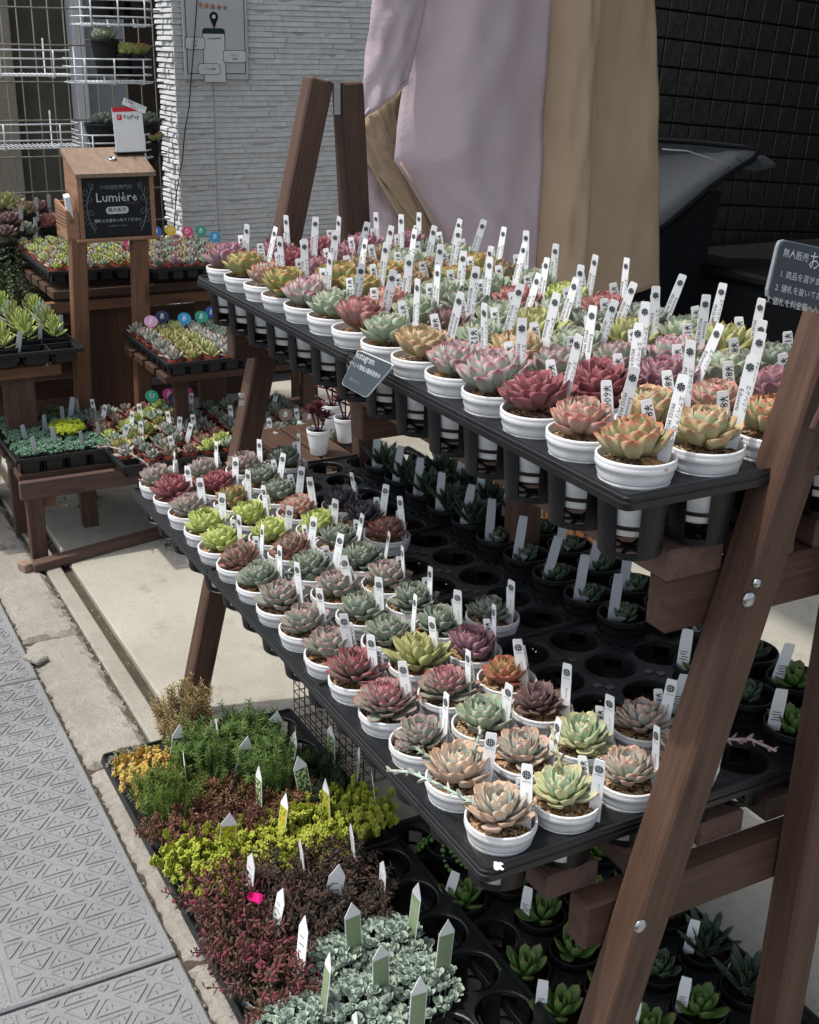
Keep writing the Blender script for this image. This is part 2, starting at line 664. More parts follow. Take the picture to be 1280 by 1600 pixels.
# species: inner, outer, tip colours, tip start, edge, nleaves, L, W/L, T/L, pointed, curl, phi0, phi1, words
SP = {
    'moonpeach': ('a4bdb6', 'b0a398', 'c39b78', .72, .5, .08, 32, .040, .46, .13, 1.0, .28, 10, 80, 'blue hearted peach edged'),
    'moonlime': ('9dc1ac', 'b4b894', 'bfae84', .74, .4, .05, 30, .039, .48, .14, 1.0, .25, 10, 80, 'blue hearted pale lime'),
    'bluepeach': ('9bb8b2', 'a3a69a', 'b98672', .72, .6, .10, 32, .038, .46, .13, 1.0, .25, 10, 80, 'pale blue and peach'),
    'greypink': ('8ba38f', '8f9e8b', 'b0707c', .80, .9, .03, 32, .040, .50, .14, .8, .22, 10, 80, 'grey green pink edged'),
    'sage': ('86a48c', '88a08a', 'a0786e', .88, .6, .02, 32, .039, .52, .15, .8, .22, 10, 80, 'sage green'),
    'sagered': ('85a08c', '93766a', '96574c', .76, .5, .20, 34, .036, .50, .15, .8, .25, 10, 80, 'rusty based sage green'),
    'redlayer': ('b0808a', '93a08c', 'b04f58', .78, .9, .02, 50, .042, .40, .10, .9, .18, 6, 84, 'many layered red tipped'),
    'crimson': ('7d7c6a', '847c6c', 'b03a50', .62, 1.0, .05, 38, .046, .36, .10, 1.2, .10, 8, 72, 'spiky crimson edged'),
    'wine': ('985a60', '94575a', 'a0464e', .76, .6, .06, 30, .044, .48, .13, .9, .12, 10, 74, 'wine red'),
    'lime': ('a6ba5c', 'aebf66', 'b9a96c', .90, .4, .02, 28, .039, .58, .17, .6, .22, 12, 78, 'bright lime green'),
    'greenred': ('86a05c', '8fa064', 'b0604c', .74, .7, .10, 26, .040, .52, .15, .9, .22, 12, 78, 'red tipped leaf green'),
    'yellowgreen': ('a4b070', 'adb474', 'b08858', .90, .5, .04, 30, .048, .38, .13, 1.2, .16, 10, 74, 'spiky yellow green'),
    'mauvebrown': ('7a646a', '7d685f', '7a5050', .76, .6, .05, 30, .037, .46, .12, 1.2, .18, 10, 78, 'mauve brown pointed'),
    'darkpurple': ('625e68', '5f5c60', '5c4a4c', .80, .4, .04, 20, .043, .46, .12, .9, .22, 18, 78, 'dark purple'),
    'pinkred': ('8c9c7c', 'a06c64', 'aa5a54', .70, .7, .12, 30, .039, .52, .16, .8, .22, 12, 78, 'green hearted red'),
    'orange': ('90aa54', 'b07258', 'bc5c44', .70, .6, .20, 30, .034, .56, .20, .5, .25, 12, 80, 'green hearted orange'),
    'variegated': ('6fa068', 'a8b083', 'c8604a', .76, .6, .10, 26, .037, .58, .18, .6, .28, 14, 80, 'variegated green orange'),
    'peachpink': ('8fb59c', 'b5a08c', 'cc6a5c', .76, .5, .14, 32, .036, .56, .19, .6, .20, 8, 74, 'chubby peach pink'),
    'peachyellow': ('86b594', 'b8b384', 'c87a58', .80, .5, .08, 30, .038, .58, .19, .6, .20, 8, 74, 'green and apricot'),
    'pinktip': ('9bb8a8', 'a4b09e', 'c05c7c', .80, .6, .04, 30, .042, .48, .20, 1.0, .10, 8, 66, 'blue green pink tipped'),
    'rosewood': ('a46e68', 'a8736a', 'aa5650', .80, .4, .04, 26, .041, .56, .20, .8, .10, 10, 68, 'dusky rosewood'),
    'mauve': ('9a7a82', 'a0808a', 'a0505f', .76, .7, .06, 28, .041, .52, .15, .9, .14, 10, 72, 'dusky mauve'),
    'aloegreen': ('8aa45c', '98a560', 'c4744a', .84, .6, .06, 26, .043, .58, .16, .9, .12, 10, 68, 'apple green red tipped'),
    'olivebrown': ('909c74', '93886c', '9a5c4c', .80, .6, .06, 30, .040, .50, .14, .9, .18, 10, 76, 'olive and brown'),
    'tan': ('a8ac80', 'b8a478', 'b88060', .80, .4, .08, 28, .041, .58, .16, .8, .15, 10, 74, 'tan and olive'),
    'palegreen': ('9dbca0', 'a3ba96', 'b08c78', .88, .5, .02, 30, .040, .56, .15, .8, .18, 10, 74, 'pale mint green'),
    'greengrey': ('7a937c', '829480', '9a8274', .90, .5, .02, 30, .040, .48, .15, .9, .18, 10, 76, 'grey green'),
}
LEAFS = {}


def species(k):
    """three leaf meshes (inner, middle, outer) each in two variants"""
    if k in LEAFS:
        return LEAFS[k]
    s = SP[k]
    q_ = .78 if k in ('wine', 'mauve', 'rosewood', 'orange', 'peachpink', 'crimson', 'sage', 'palegreen', 'greengrey') else .90
    g_ = .88 if k in ('sage', 'palegreen', 'aloegreen', 'greenred', 'greengrey') else (1.0 if k in ('moonpeach', 'moonlime', 'bluepeach') else .92)
    if k in ('moonpeach', 'moonlime', 'bluepeach'):
        q_ = 1.05
    mat = leafmat('leaf_' + k, mute(s[0], q_, g_), mute(s[1], q_, g_), mute(s[2], q_, g_ + .03), s[3], s[4], s[5])
    out = []
    rnd = random.Random(k)
    for ring in (0.0, .5, 1.0):
        row = []
        for v in range(2):
            mb = MB()
            L = s[7] * .90
            vs, fs, at_ = leaf_geo(L, L * s[8] * rnd.uniform(1.08, 1.2), L * s[9] * 1.1, s[10], (s[11] + .03) * rnd.uniform(.7, 1.3),
                                   .50 - .12 * ring, 7, ring, .07)
            mb.add(vs, fs, 0, at_)
            row.append(mb.mesh('leaf', mat, True, True))
        out.append(row)
    LEAFS[k] = (s, out, mat)
    return LEAFS[k]


def rosette_layout(s, rnd, size=1.0):
    n = int(s[6] * rnd.uniform(1.3, 1.6))
    op = rnd.uniform(.97, 1.10)
    res = []
    for i in range(n):
        f = (i + .5) / n
        th = i * 2.39996 + rnd.uniform(-.08, .08)
        phi = R_(s[12] * .6 + (s[13] * op - s[12] * .6) * f ** .88 + rnd.uniform(-5, 5))
        sc = size * (.36 + .64 * f ** .62) * rnd.uniform(.93, 1.06)
        r0 = .0015 + .004 * f
        z0 = .008 - .008 * f + .004 * (1 - f)
        res.append((f, th, phi, r0 * size, z0 * size, sc, rnd.uniform(-.16, .16)))
    return res


def rosette_leaves(parent, k, z, size, seed, off=(0, 0), tilt=(0, 0)):
    s, ms, _ = species(k)
    rnd = random.Random(seed)
    base = Matrix.Translation((off[0], off[1], z)) @ Euler((tilt[0], tilt[1], rnd.uniform(0, 6.28))).to_matrix().to_4x4()
    for f, th, phi, r0, z0, sc, ro in rosette_layout(s, rnd, size):
        me = ms[0 if f < .3 else (1 if f < .66 else 2)][rnd.randrange(2)]
        link('leaf', me, parent, base @ leaf_matrix(th, phi, r0, z0, sc, ro))


_rj = {}


def rosette_mesh(k, var, ns=4):
    key = (k, var, ns)
    if key in _rj:
        return _rj[key]
    s, _, mat = species(k)
    rnd = random.Random(k + str(var))
    mb = MB()
    n = s[6]
    for f, th, phi, r0, z0, sc, ro in rosette_layout(s, rnd, 1.0):
        L = s[7]
        vs, fs, at_ = leaf_geo(L, L * s[8] * 1.2, L * s[9] * 1.1, s[10], s[11], .3, ns, min(1, f * 1.1), .05)
        mb.add(vs, fs, 0, at_, leaf_matrix(th, phi, r0, z0, sc, ro))
    _rj[key] = mb.mesh('rosette', mat, True, True)
    return _rj[key]

# ------------------------------------------------------------------ shared meshes of pots, tags, trays
def mk_pot(r, h, mat, n=28, rings=True, name='pot', taper=.68):
    mb = MB()
    b = r * taper
    prof = [(b * .93, 0), (b, .002), (b + (r - b) * .30, h * .34)]
    if rings:
        for q in (.40, .56, .70):
            a = b + (r - b) * q * .95
            sl_ = (r - b) * .95 / h
            prof += [(a - sl_ * .0012, h * q - .0012), (a, h * q), (a - .0005, h * q + .0004), (a - .0005, h * q + .0009),
                     (a + sl_ * .0013, h * q + .0013), (a + sl_ * .0025, h * q + .0025)]
    prof += [(r * .945, h * .80), (r * .945, h - .0105), (r * .985, h - .0095), (r, h - .0075), (r, h - .0045),
             (r * .992, h - .0038), (r * .998, h - .003), (r * .998, h - .0008), (r * .985, h), (r * .945, h),
             (r * .925, h - .0015), (r * .915, h - .016)]
    lathe(mb, prof, n, 0, cap0=True)
    return mb.mesh(name, mat, True)


POT = mk_pot(.0372, .072, M['white_pot'])
POTH = .072


def mk_soil(r, seed, mat, name='gravel', n=20, dome=.003):
    rnd = random.Random(seed)
    mb = MB()
    vs, fs = [(0, 0, dome)], []
    for k in (1, 2, 3, 4):
        for i in range(n):
            a = 2 * math.pi * i / n
            rr = r * k / 4
            vs.append((rr * math.cos(a), rr * math.sin(a), dome * (1 - (k / 4) ** 2) + rnd.uniform(-.0008, .0012)))
    for i in range(n):
        fs.append((0, 1 + i, 1 + (i + 1) % n))
        for k in range(3):
            a, b = 1 + k * n + i, 1 + k * n + (i + 1) % n
            fs.append((a, a + n, b + n, b))
    mb.add(vs, fs)
    return mb, rnd


def mk_gravel_top(r, seed, count=90):
    mb, rnd = mk_soil(r, seed, None)
    for _ in range(count):
        a, q = rnd.uniform(0, 6.28), r * math.sqrt(rnd.uniform(.12, .98))
        s = rnd.uniform(.0009, .0023)
        c = Vector((q * math.cos(a), q * math.sin(a), .0022))
        e = Euler((rnd.uniform(0, 3), rnd.uniform(0, 3), 0)).to_matrix().to_4x4()
        vs = [Vector(p) * s * rnd.uniform(.7, 1.2) for p in ((1, 0, 0), (-1, 0, 0), (0, .8, 0), (0, -.8, 0), (0, 0, .7), (0, 0, -.7))]
        fs = [(0, 2, 4), (2, 1, 4), (1, 3, 4), (3, 0, 4), (2, 0, 5), (1, 2, 5), (3, 1, 5), (0, 3, 5)]
        mb.add([e @ v + c for v in vs], fs, 1)
    me = mb.mesh('gravel', [M['gravel'], M['stones']])
    return me


GRAVEL = [mk_gravel_top(.0335, i) for i in range(4)]


def strip(mb, w_, h, th=.0008, pt=False, bend=.0, top=.0015, z0=0.0):
    """upright tag in the XZ plane facing -Y"""
    seg = 4
    vs, fs = [], []
    lv = [(w_ / 2 * (.9 if i == seg else 1), z0 + (h - top) * i / seg, bend * (i / seg) ** 2) for i in range(seg + 1)]
    lv.append((w_ / 2 - top, z0 + h, bend))
    for hw, z, b in lv:
        vs += [(-hw, b - th / 2, z), (hw, b - th / 2, z), (hw, b + th / 2, z), (-hw, b + th / 2, z)]
    for i in range(len(lv) - 1):
        for k in range(4):
            j = (k + 1) % 4
            fs.append((i * 4 + k, i * 4 + j, i * 4 + 4 + j, i * 4 + 4 + k))
    e = (len(lv) - 1) * 4
    fs += [(e, e + 1, e + 2, e + 3), (3, 2, 1, 0)]
    mb.add(vs, fs, 0)


def down_text(mb, body, size, x, z, y, mat=1):
    """lettering that runs down a tag"""
    put_text(mb, body, size, frameM((x, y, z), (0, 0, -1), (1, 0, 0)), mat)


def disc(mb, r, cx, cz, y, mat, n=14, ri=0.0):
    vs, fs = [], []
    for i in range(n):
        a = 2 * math.pi * i / n
        vs.append((cx + r * math.cos(a), y, cz + r * math.sin(a)))
    if ri:
        for i in range(n):
            a = 2 * math.pi * i / n
            vs.append((cx + ri * math.cos(a), y, cz + ri * math.sin(a)))
        for i in range(n):
            j = (i + 1) % n
            fs.append((i, j, n + j, n + i))
    else:
        fs.append(tuple(range(n)))
    mb.add(vs, fs, mat)


def quad(mb, x0, z0, x1, z1, y, mat):
    mb.add([(x0, y, z0), (x1, y, z0), (x1, y, z1), (x0, y, z1)], [(0, 1, 2, 3)], mat)


def mk_tag_upper(name_a, name_b):
    mb = MB()
    W_, H_ = .0112, .094
    strip(mb, W_, H_, .0009)
    y = -.0009
    disc(mb, .0037, 0, H_ - .011, y, 1, 12)
    disc(mb, .0017, 0, H_ - .011, y - .0003, 2, 8)
    for a in range(6):
        c_, s_ = math.cos(a * 1.047), math.sin(a * 1.047)
        quad(mb, c_ * .0027 - .0004, H_ - .011 + s_ * .0027 - .0004, c_ * .0027 + .0004, H_ - .011 + s_ * .0027 + .0004, y - .0003, 0)
    down_text(mb, name_a, .0052, .0028, H_ - .040, y)
    down_text(mb, name_b, .0054, -.0030, H_ - .042, y)
    return mb.mesh('name_tag', [M['tag'], M['ink'], M['ink_grey']])


def mk_tag_lower(name_a):
    mb = MB()
    W_, H_ = .0130, .078
    strip(mb, W_, H_, .0009)
    y, cz = -.0009, H_ - .011
    disc(mb, .0046, 0, cz, y, 1, 14, .0039)
    for q in (-.0022, 0, .0022):
        hh = math.sqrt(.0042 ** 2 - q * q)
        quad(mb, q - .0004, cz - hh, q + .0004, cz + hh, y, 1)
        quad(mb, -hh, cz + q - .0004, hh, cz + q + .0004, y - .0001, 1)
    quad(mb, -.0045, cz - .0075, .0045, cz - .0070, y, 2)
    down_text(mb, name_a, .0032, .0012, H_ - .036, y, 2)
    return mb.mesh('name_tag', [M['tag'], M['ink'], M['ink_grey']])


def mk_price(body):
    mb = MB()
    strip(mb, .0115, .052, .0009)
    down_text(mb, body, .0108, .0000, .036, -.0009)
    return mb.mesh('price_tag', [M['tag'], M['ink']])


TAGU = [mk_tag_upper('エケベリア', 'MOSS MODE'), mk_tag_upper('エケベリア ローラ', 'MOSS MODE'),
        mk_tag_upper('Echeveria', 'MOSS MODE'), mk_tag_upper('エケベリア', 'Echeveria')]
TAGL = [mk_tag_lower('エケベリア'), mk_tag_lower('Echeveria')]
PRICE = {k: mk_price('¥' + k) for k in ('600', '700', '800', '900', '1200')}
ORD = ['first', 'second', 'third', 'fourth', 'fifth', 'sixth', 'seventh', 'eighth', 'ninth', 'tenth', 'eleventh',
       'twelfth', 'thirteenth', 'fourteenth', 'fifteenth', 'sixteenth', 'seventeenth']


def put_tag(parent, me, x, y, z, yaw, lean, back, name='name_tag'):
    m = Matrix.Translation((x, y, z)) @ Euler((0, 0, yaw)).to_matrix().to_4x4() @ Euler((back, lean, 0)).to_matrix().to_4x4()
    return link(name, me, parent, m)


_m = MB()
_v, _f, _a = leaf_geo(.034, .011, .0016, 1, -.15, .5, 5, 1.0)
_m.add(_v, _f, 0, _a)
DRY = _m.mesh('dry_leaf', leafmat('dried_leaf', '7a5a3c', '8c6c4a', '5a4030', .5, .5), True, True)


def flower_stem(parent, pts, tipcol):
    mb = MB()
    tube(mb, pts, [.0016] * len(pts), 6, 0)
    rnd = random.Random(3)
    P = [Vector(p) for p in pts]
    k = 0
    for i in range(1, len(P)):
        for q in range(5):
            p = P[i - 1].lerp(P[i], q / 5)
            d = (P[i] - P[i - 1]).normalized()
            a = k * 2.4
            k += 1
            s_ = d.cross(Vector((0, 0, 1))).normalized()
            u_ = s_.cross(d)
            o = s_ * math.cos(a) + u_ * math.sin(a)
            L = .011 if i < len(P) - 1 else .008
            y = (d * .8 + o * .6).normalized()
            x = y.cross(o).normalized()
            z = x.cross(y)
            m = Matrix(((x.x, y.x, z.x, p.x), (x.y, y.y, z.y, p.y), (x.z, y.z, z.z, p.z), (0, 0, 0, 1)))
            vs, fs, at_ = leaf_geo(L, L * .5, L * .22, 1, .1, .2, 4, .5 if i < len(P) - 1 else 1)
            mb.add(vs, fs, 0, at_, m)
    return link('flower_stem', mb.mesh('flower_stem', tipcol, True, True), parent)


def make_potted(x, y, rimz, k, size, seed, label, group, upper, detailed=True, tags=True, toff=None, tilt=(0, 0), price=None):
    rnd = random.Random(seed * 7 + 1)
    t = thing('potted_succulent', label, 'potted plant', (x + rnd.uniform(-.0015, .0015), y + rnd.uniform(-.0015, .0015), rimz - POTH), 0, group)
    link('pot', POT, t, Euler((rnd.uniform(-.02, .02), rnd.uniform(-.02, .02), rnd.uniform(0, 6))).to_matrix().to_4x4())
    link('gravel', GRAVEL[seed % 4], t, Matrix.Translation((0, 0, POTH - .0095)) @ Matrix.Rotation(rnd.uniform(0, 6), 4, 'Z'))
    z = POTH - .003 + (.004 if upper else .001)
    off = (rnd.uniform(-.003, .002), rnd.uniform(-.003, .003))
    tl = (rnd.uniform(-.12, .12) + tilt[0], rnd.uniform(-.1, .12) + tilt[1])
    if detailed:
        rosette_leaves(t, k, z, size, seed, off, tl)
    else:
        m = Matrix.Translation((off[0], off[1], z)) @ Euler((tl[0], tl[1], rnd.uniform(0, 6.3))).to_matrix().to_4x4() @ Matrix.Scale(size, 4)
        link('rosette', rosette_mesh(k, seed % 3), t, m)
    if rnd.random() < .45:        # dried lower leaves
        for _ in range(rnd.randint(1, 4)):
            link('dry_leaf', DRY, t, Matrix.Translation((0, 0, z - .002)) @ leaf_matrix(rnd.uniform(0, 6.28), R_(rnd.uniform(84, 100)), .010, 0, rnd.uniform(.6, .95), rnd.uniform(-.5, .5)))
    if not upper and rnd.random() < .22:
        a_ = rnd.uniform(0, 6.28)
        link('offset', rosette_mesh(k, (seed + 1) % 3), t, Matrix.Translation((.022 * math.cos(a_), .022 * math.sin(a_), z - .002)) @ Matrix.Rotation(a_, 4, 'Z') @ Matrix.Scale(.36, 4))
    if tags:
        if upper:
            put_tag(t, TAGU[seed % 4], .012 + rnd.uniform(-.006, .006), .022 + rnd.uniform(-.004, .004), POTH - .015 + rnd.uniform(-.01, .006),
                    R_(rnd.uniform(8, 66)), R_(rnd.uniform(-2, 17)), R_(rnd.uniform(-8, 6)))
            put_tag(t, PRICE[price or rnd.choice(('800', '900', '800', '1200', '600'))], -.002 + rnd.uniform(-.006, .006), .027, POTH - .006,
                    R_(rnd.uniform(30, 60)), R_(rnd.uniform(-16, -6)), R_(rnd.uniform(-4, 4)), 'price_tag')
        else:
            put_tag(t, TAGL[seed % 2], .018 + rnd.uniform(-.004, .005), .021 + rnd.uniform(-.006, .003), POTH - .018 + rnd.uniform(-.006, .004),
                    R_(rnd.uniform(-14, 52)), R_(rnd.uniform(-12, 9)), R_(rnd.uniform(-10, 5)))
            if rnd.random() < .75 or price:
                put_tag(t, PRICE[price or rnd.choice(('600', '700', '800', '800'))], .006 + rnd.uniform(-.005, .005), .028, POTH - .014,
                        R_(rnd.uniform(25, 60)), R_(rnd.uniform(-14, -5)), R_(rnd.uniform(-4, 4)), 'price_tag')
    return t


# trays ------------------------------------------------------------------
def mk_cup(r, h, mat, name='cup'):
    """open basket of a carry tray: four curved panels on the diagonals, thin hoops between"""
    mb = MB()

    def arc(a0, a1, z0, z1, r0, r1, n=6):
        vs, fs = [], []
        for i in range(n + 1):
            a = a0 + (a1 - a0) * i / n
            for z, rr in ((z0, r0), (z1, r1)):
                for d in (0, -.0022):
                    vs.append(((rr + d) * math.cos(a), (rr + d) * math.sin(a), z))
        for i in range(n):
            b = i * 4
            fs += [(b, b + 4, b + 6, b + 2), (b + 1, b + 3, b + 7, b + 5), (b + 2, b + 6, b + 7, b + 3), (b, b + 1, b + 5, b + 4)]
        fs += [(0, 2, 3, 1), (n * 4, n * 4 + 1, n * 4 + 3, n * 4 + 2)]
        mb.add(vs, fs)
    rb = r * .86
    for q in range(4):
        c_ = R_(90 * q)
        arc(c_ - R_(25), c_ + R_(25), -h, 0, rb, r, 6)
    n = 5
    for q in range(4):
        c_ = R_(45 + 90 * q)
        zz = -h * .50
        rr = r * .93
        arc(c_ - R_(21), c_ + R_(21), zz - .0035, zz, rr, rr + .0005, n)
        arc(c_ - R_(21), c_ + R_(21), -h, -h + .006, rb, rb, n)
    # floor star
    for q in range(6):
        a = R_(60 * q)
        m = Matrix.Rotation(a, 4, 'Z') @ Matrix.Translation((rb * .5, 0, -h + .001))
        vs, fs = cbox(rb, .004, .002, .0004)
        mb.add(vs, fs, 0, None, m)
    lathe(mb, [(rb * .30, -h), (rb * .30, -h + .003), (rb * .18, -h + .003), (rb * .18, -h)], 10)
    return mb.mesh(name, mat)


def mk_deck(nx, ny, p, hole, margin, th, mat, lip=.010, e=None):
    """flat top with round holes, a grooved rolled edge. origin in the centre of cell (0,0); x runs to -x"""
    mb = MB()
    n = 24
    e = e or p / 2
    bx0, bx1, by0, by1 = -(nx - 1) * p - e, e, -e, (ny - 1) * p + e
    for i in range(nx):
        for j in range(ny):
            cx, cy = -i * p, j * p
            vs, fs = [], []
            for k in range(n):
                a = 2 * math.pi * k / n
                c_, s_ = math.cos(a), math.sin(a)
                sq = p / 2 / max(abs(c_), abs(s_))
                # sunken throat, hole edge, square edge
                vs += [(cx + hole * .97 * c_, cy + hole * .97 * s_, -.006), (cx + hole * c_, cy + hole * s_, -.0005),
                       (cx + (hole + .002) * c_, cy + (hole + .002) * s_, .0008),
                       (max(bx0, min(bx1, cx + sq * c_)), max(by0, min(by1, cy + sq * s_)), 0)]
            for k in range(n):
                j2 = (k + 1) % n
                for q in range(3):
                    fs.append((k * 4 + q, k * 4 + q + 1, j2 * 4 + q + 1, j2 * 4 + q))
            mb.add(vs, fs)
            # square corner fill
            for a, b in ((1, 1), (-1, 1), (-1, -1), (1, -1)):
                pass
    x0, x1, y0, y1 = bx0, bx1, by0, by1
    rc = .022
    prof = [(0, 0), (margin * .35, 0), (margin * .45, .0035), (margin * .8, .004), (margin * .9, .001), (margin, 0),
            (margin, -.004), (margin + .0015, -.0045), (margin + .0015, -lip), (margin - .001, -lip), (margin - .001, -.006)]

    def loop(d, z):
        pts = []
        for (cx, cy, a0) in ((x1, y1, 0), (x0, y1, 90), (x0, y0, 180), (x1, y0, 270)):
            rr = min(rc, d + .0001)
            sx = 1 if cx == x1 else -1
            sy = 1 if cy == y1 else -1
            ccx, ccy = cx + sx * (d - rr), cy + sy * (d - rr)
            for s_ in range(6):
                a = R_(a0 + 90 * s_ / 5)
                pts.append((ccx + rr * math.cos(a), ccy + rr * math.sin(a), z))
        return pts
    rings = [loop(d, z) for d, z in prof]
    m_ = len(rings[0])
    vs = [q for r_ in rings for q in r_]
    fs = []
    for a in range(len(rings) - 1):
        for b in range(m_):
            c_ = (b + 1) % m_
            fs.append((a * m_ + b, (a + 1) * m_ + b, (a + 1) * m_ + c_, a * m_ + c_))
    mb.add(vs, fs)
    return mb.mesh('deck', mat)


def diamond_mesh():
    mb = MB()
    for sx in (-1, 1):
        vs, fs = cbox(.010, .010, .0012, .0003)
        mb.add(vs, fs, 0, None, Matrix.Translation((sx * .0078, 0, 0)) @ Matrix.Rotation(R_(45), 4, 'Z'))
    return mb.mesh('slot', M['black_glossy'])


CUP = mk_cup(.0345, .066, M['black'])
CUP_LOW = mk_cup(.0345, .042, M['black'])
SLOT = diamond_mesh()
_dk = {}


def tray(x, y, z, nx, ny, p, hole, label, cup=None, margin=.012, mat=None, group=None, cups=None, rz=0, slots=True, lip=.010, cat='plant tray', e=None):
    t = thing('plant_tray', label, cat, (x, y, z), rz, group)
    mat = mat or M['black_tray']
    k = (nx, ny, p, hole, margin, mat.name, lip, e)
    if k not in _dk:
        _dk[k] = mk_deck(nx, ny, p, hole, margin, .002, mat, lip, e)
    link('deck', _dk[k], t)
    if cup:
        for i in range(nx):
            for j in range(ny):
                if cups is None or cups(i, j):
                    link('cup', cup, t, Matrix.Translation((-i * p, j * p, -.003)))
    if slots:
        for i in range(nx):
            for j in range(ny - 1):
                if i < nx - 1:
                    link('slot', SLOT, t, Matrix.Translation((-(i + .5) * p, (j + .5) * p, .0006)) @ Matrix.Rotation(R_(45), 4, 'Z'))
    return t


# ------------------------------------------------------------------ ground
def strip_obj(name, lo, hi, mat, c=.002):
    mb = MB()
    box(mb, lo, hi, c)
    return struct(link(name, mb.mesh(name, mat)))


mb = MB()
mb.add([(-40, -40, -.03), (40, -40, -.03), (40, 40, -.03), (-40, 40, -.03)], [(0, 1, 2, 3)])
struct(link('ground', mb.mesh('ground', M['asphalt'])))
strip_obj('driveway', (-3.4, .012, -.028), (3.5, .93, 0), M['concrete'], .004)
# paving slabs towards the garage, with open joints
gr = struct(link('pavement', None))
slabs = []
for i in range(6):
    for j in range(4):
        mb = MB()
        lo = (-3.4 + i * 1.15, .945 + j * .72, -.028)
        hi = (lo[0] + 1.138, lo[1] + .708, 0)
        box(mb, lo, hi, .004)
        link('slab', mb.mesh('slab', M['concrete']), gr)
strip_obj('drain_channel', (-3.4, -.0125, -.029), (3.5, .0115, -.016), M['channel'], .001)
strip_obj('mortar_strip', (-3.4, -.052, -.028), (3.5, -.013, 0), M['strip'], .004)
strip_obj('joint_bed', (-3.4, -.19, -.029), (3.5, -.052, -.010), M['channel'], .001)
kb = struct(link('kerb', None))
x = -3.28
rnd = random.Random(5)
while x < 3.3:
    L = .553
    # a weathered stone: subdivided top with chipped edges
    nx_, ny_ = 46, 10
    vs, fs = [], []
    x0, x1, y0, y1 = x + .004, x + L - .005, -.181, -.060
    for a in range(nx_ + 1):
        for b in range(ny_ + 1):
            ex = min(a, nx_ - a)
            ey = min(b, ny_ - b)
            X = x0 + (x1 - x0) * a / nx_
            Y = y0 + (y1 - y0) * b / ny_
            z = .001
            if ex == 0:
                X += rnd.uniform(-.003, .003)
                z = -.008 - rnd.random() * .006
            if ey == 0:
                Y += rnd.uniform(-.003, .003) + (.004 if rnd.random() < .12 and b else 0)
                z = min(z, -.006 - rnd.random() * .008)
            if (ex == 1 or ey == 1) and rnd.random() < .35:
                z = min(z, -rnd.random() * .006)
            vs.append((X, Y, z + rnd.uniform(-.0006, .0006)))
    for a in range(nx_):
        for b in range(ny_):
            q = a * (ny_ + 1) + b
            fs.append((q, q + ny_ + 1, q + ny_ + 2, q + 1))
    n0 = len(vs)
    edge = [a * (ny_ + 1) for a in range(nx_ + 1)] + [nx_ * (ny_ + 1) + b for b in range(1, ny_ + 1)] + \
           [a * (ny_ + 1) + ny_ for a in range(nx_ - 1, -1, -1)] + [b for b in range(ny_ - 1, 0, -1)]
    for q in edge:
        vs.append((vs[q][0], vs[q][1], -.028))
    for i in range(len(edge)):
        j = (i + 1) % len(edge)
        fs.append((edge[i], n0 + i, n0 + j, edge[j]))
    mb = MB()
    mb.add(vs, fs)
    link('kerb_stone', mb.mesh('kerb_stone', M['kerb'], False), kb)
    x += L
# small rubble in the joints
mb = MB()
for _ in range(520):
    X = rnd.uniform(-2.9, .4)
    Y = rnd.choice((-.056 + rnd.uniform(-.004, .004), -.186 + rnd.uniform(-.003, .003), rnd.uniform(-.01, .009)))
    s = rnd.uniform(.0012, .004)
    vs = [Vector(p) * s * rnd.uniform(.6, 1.2) + Vector((X, Y, -.004 if Y > -.05 and Y > -.012 else -.003)) for p in
          ((1, 0, 0), (-1, 0, 0), (0, .8, 0), (0, -.8, 0), (0, 0, .7), (0, 0, -.7))]
    mb.add(vs, [(0, 2, 4), (2, 1, 4), (1, 3, 4), (3, 0, 4), (2, 0, 5), (1, 2, 5), (3, 1, 5), (0, 3, 5)])
o = link('joint_rubble', mb.mesh('joint_rubble', M['kerb']))
o['kind'] = 'stuff'
o['label'] = 'crumbs of grit lying in the joints along the kerb'
# a fallen chip of stone and dry leaves
mb = MB()
vs, fs = cbox(.05, .032, .014, .005)
mb.add(vs, fs)
o = link('stone_chip', mb.mesh('stone_chip', M['kerb']), None, Matrix.Translation((-1.52, -.176, .008)) @ Matrix.Rotation(.5, 4, 'Z'))
tag(o, 'loose chip of pale stone lying on the kerb joint', 'stone')

# ramp plates -------------------------------------------------------------
PL = struct(link('road_ramp', None))
PX, PYR = .0824, -.200


def clip(poly, y, keep_less):
    out = []
    for i in range(len(poly)):
        a, b = poly[i], poly[(i + 1) % len(poly)]
        ia = (a[1] <= y) if keep_less else (a[1] >= y)
        ib = (b[1] <= y) if keep_less else (b[1] >= y)
        if ia:
            out.append(a)
        if ia != ib:
            t = (y - a[1]) / (b[1] - a[1])
            out.append((a[0] + (b[0] - a[0]) * t, y))
    return out


def clipx(poly, x, less):
    p = clip([(b, a) for a, b in poly], x, less)
    return [(b, a) for a, b in p]


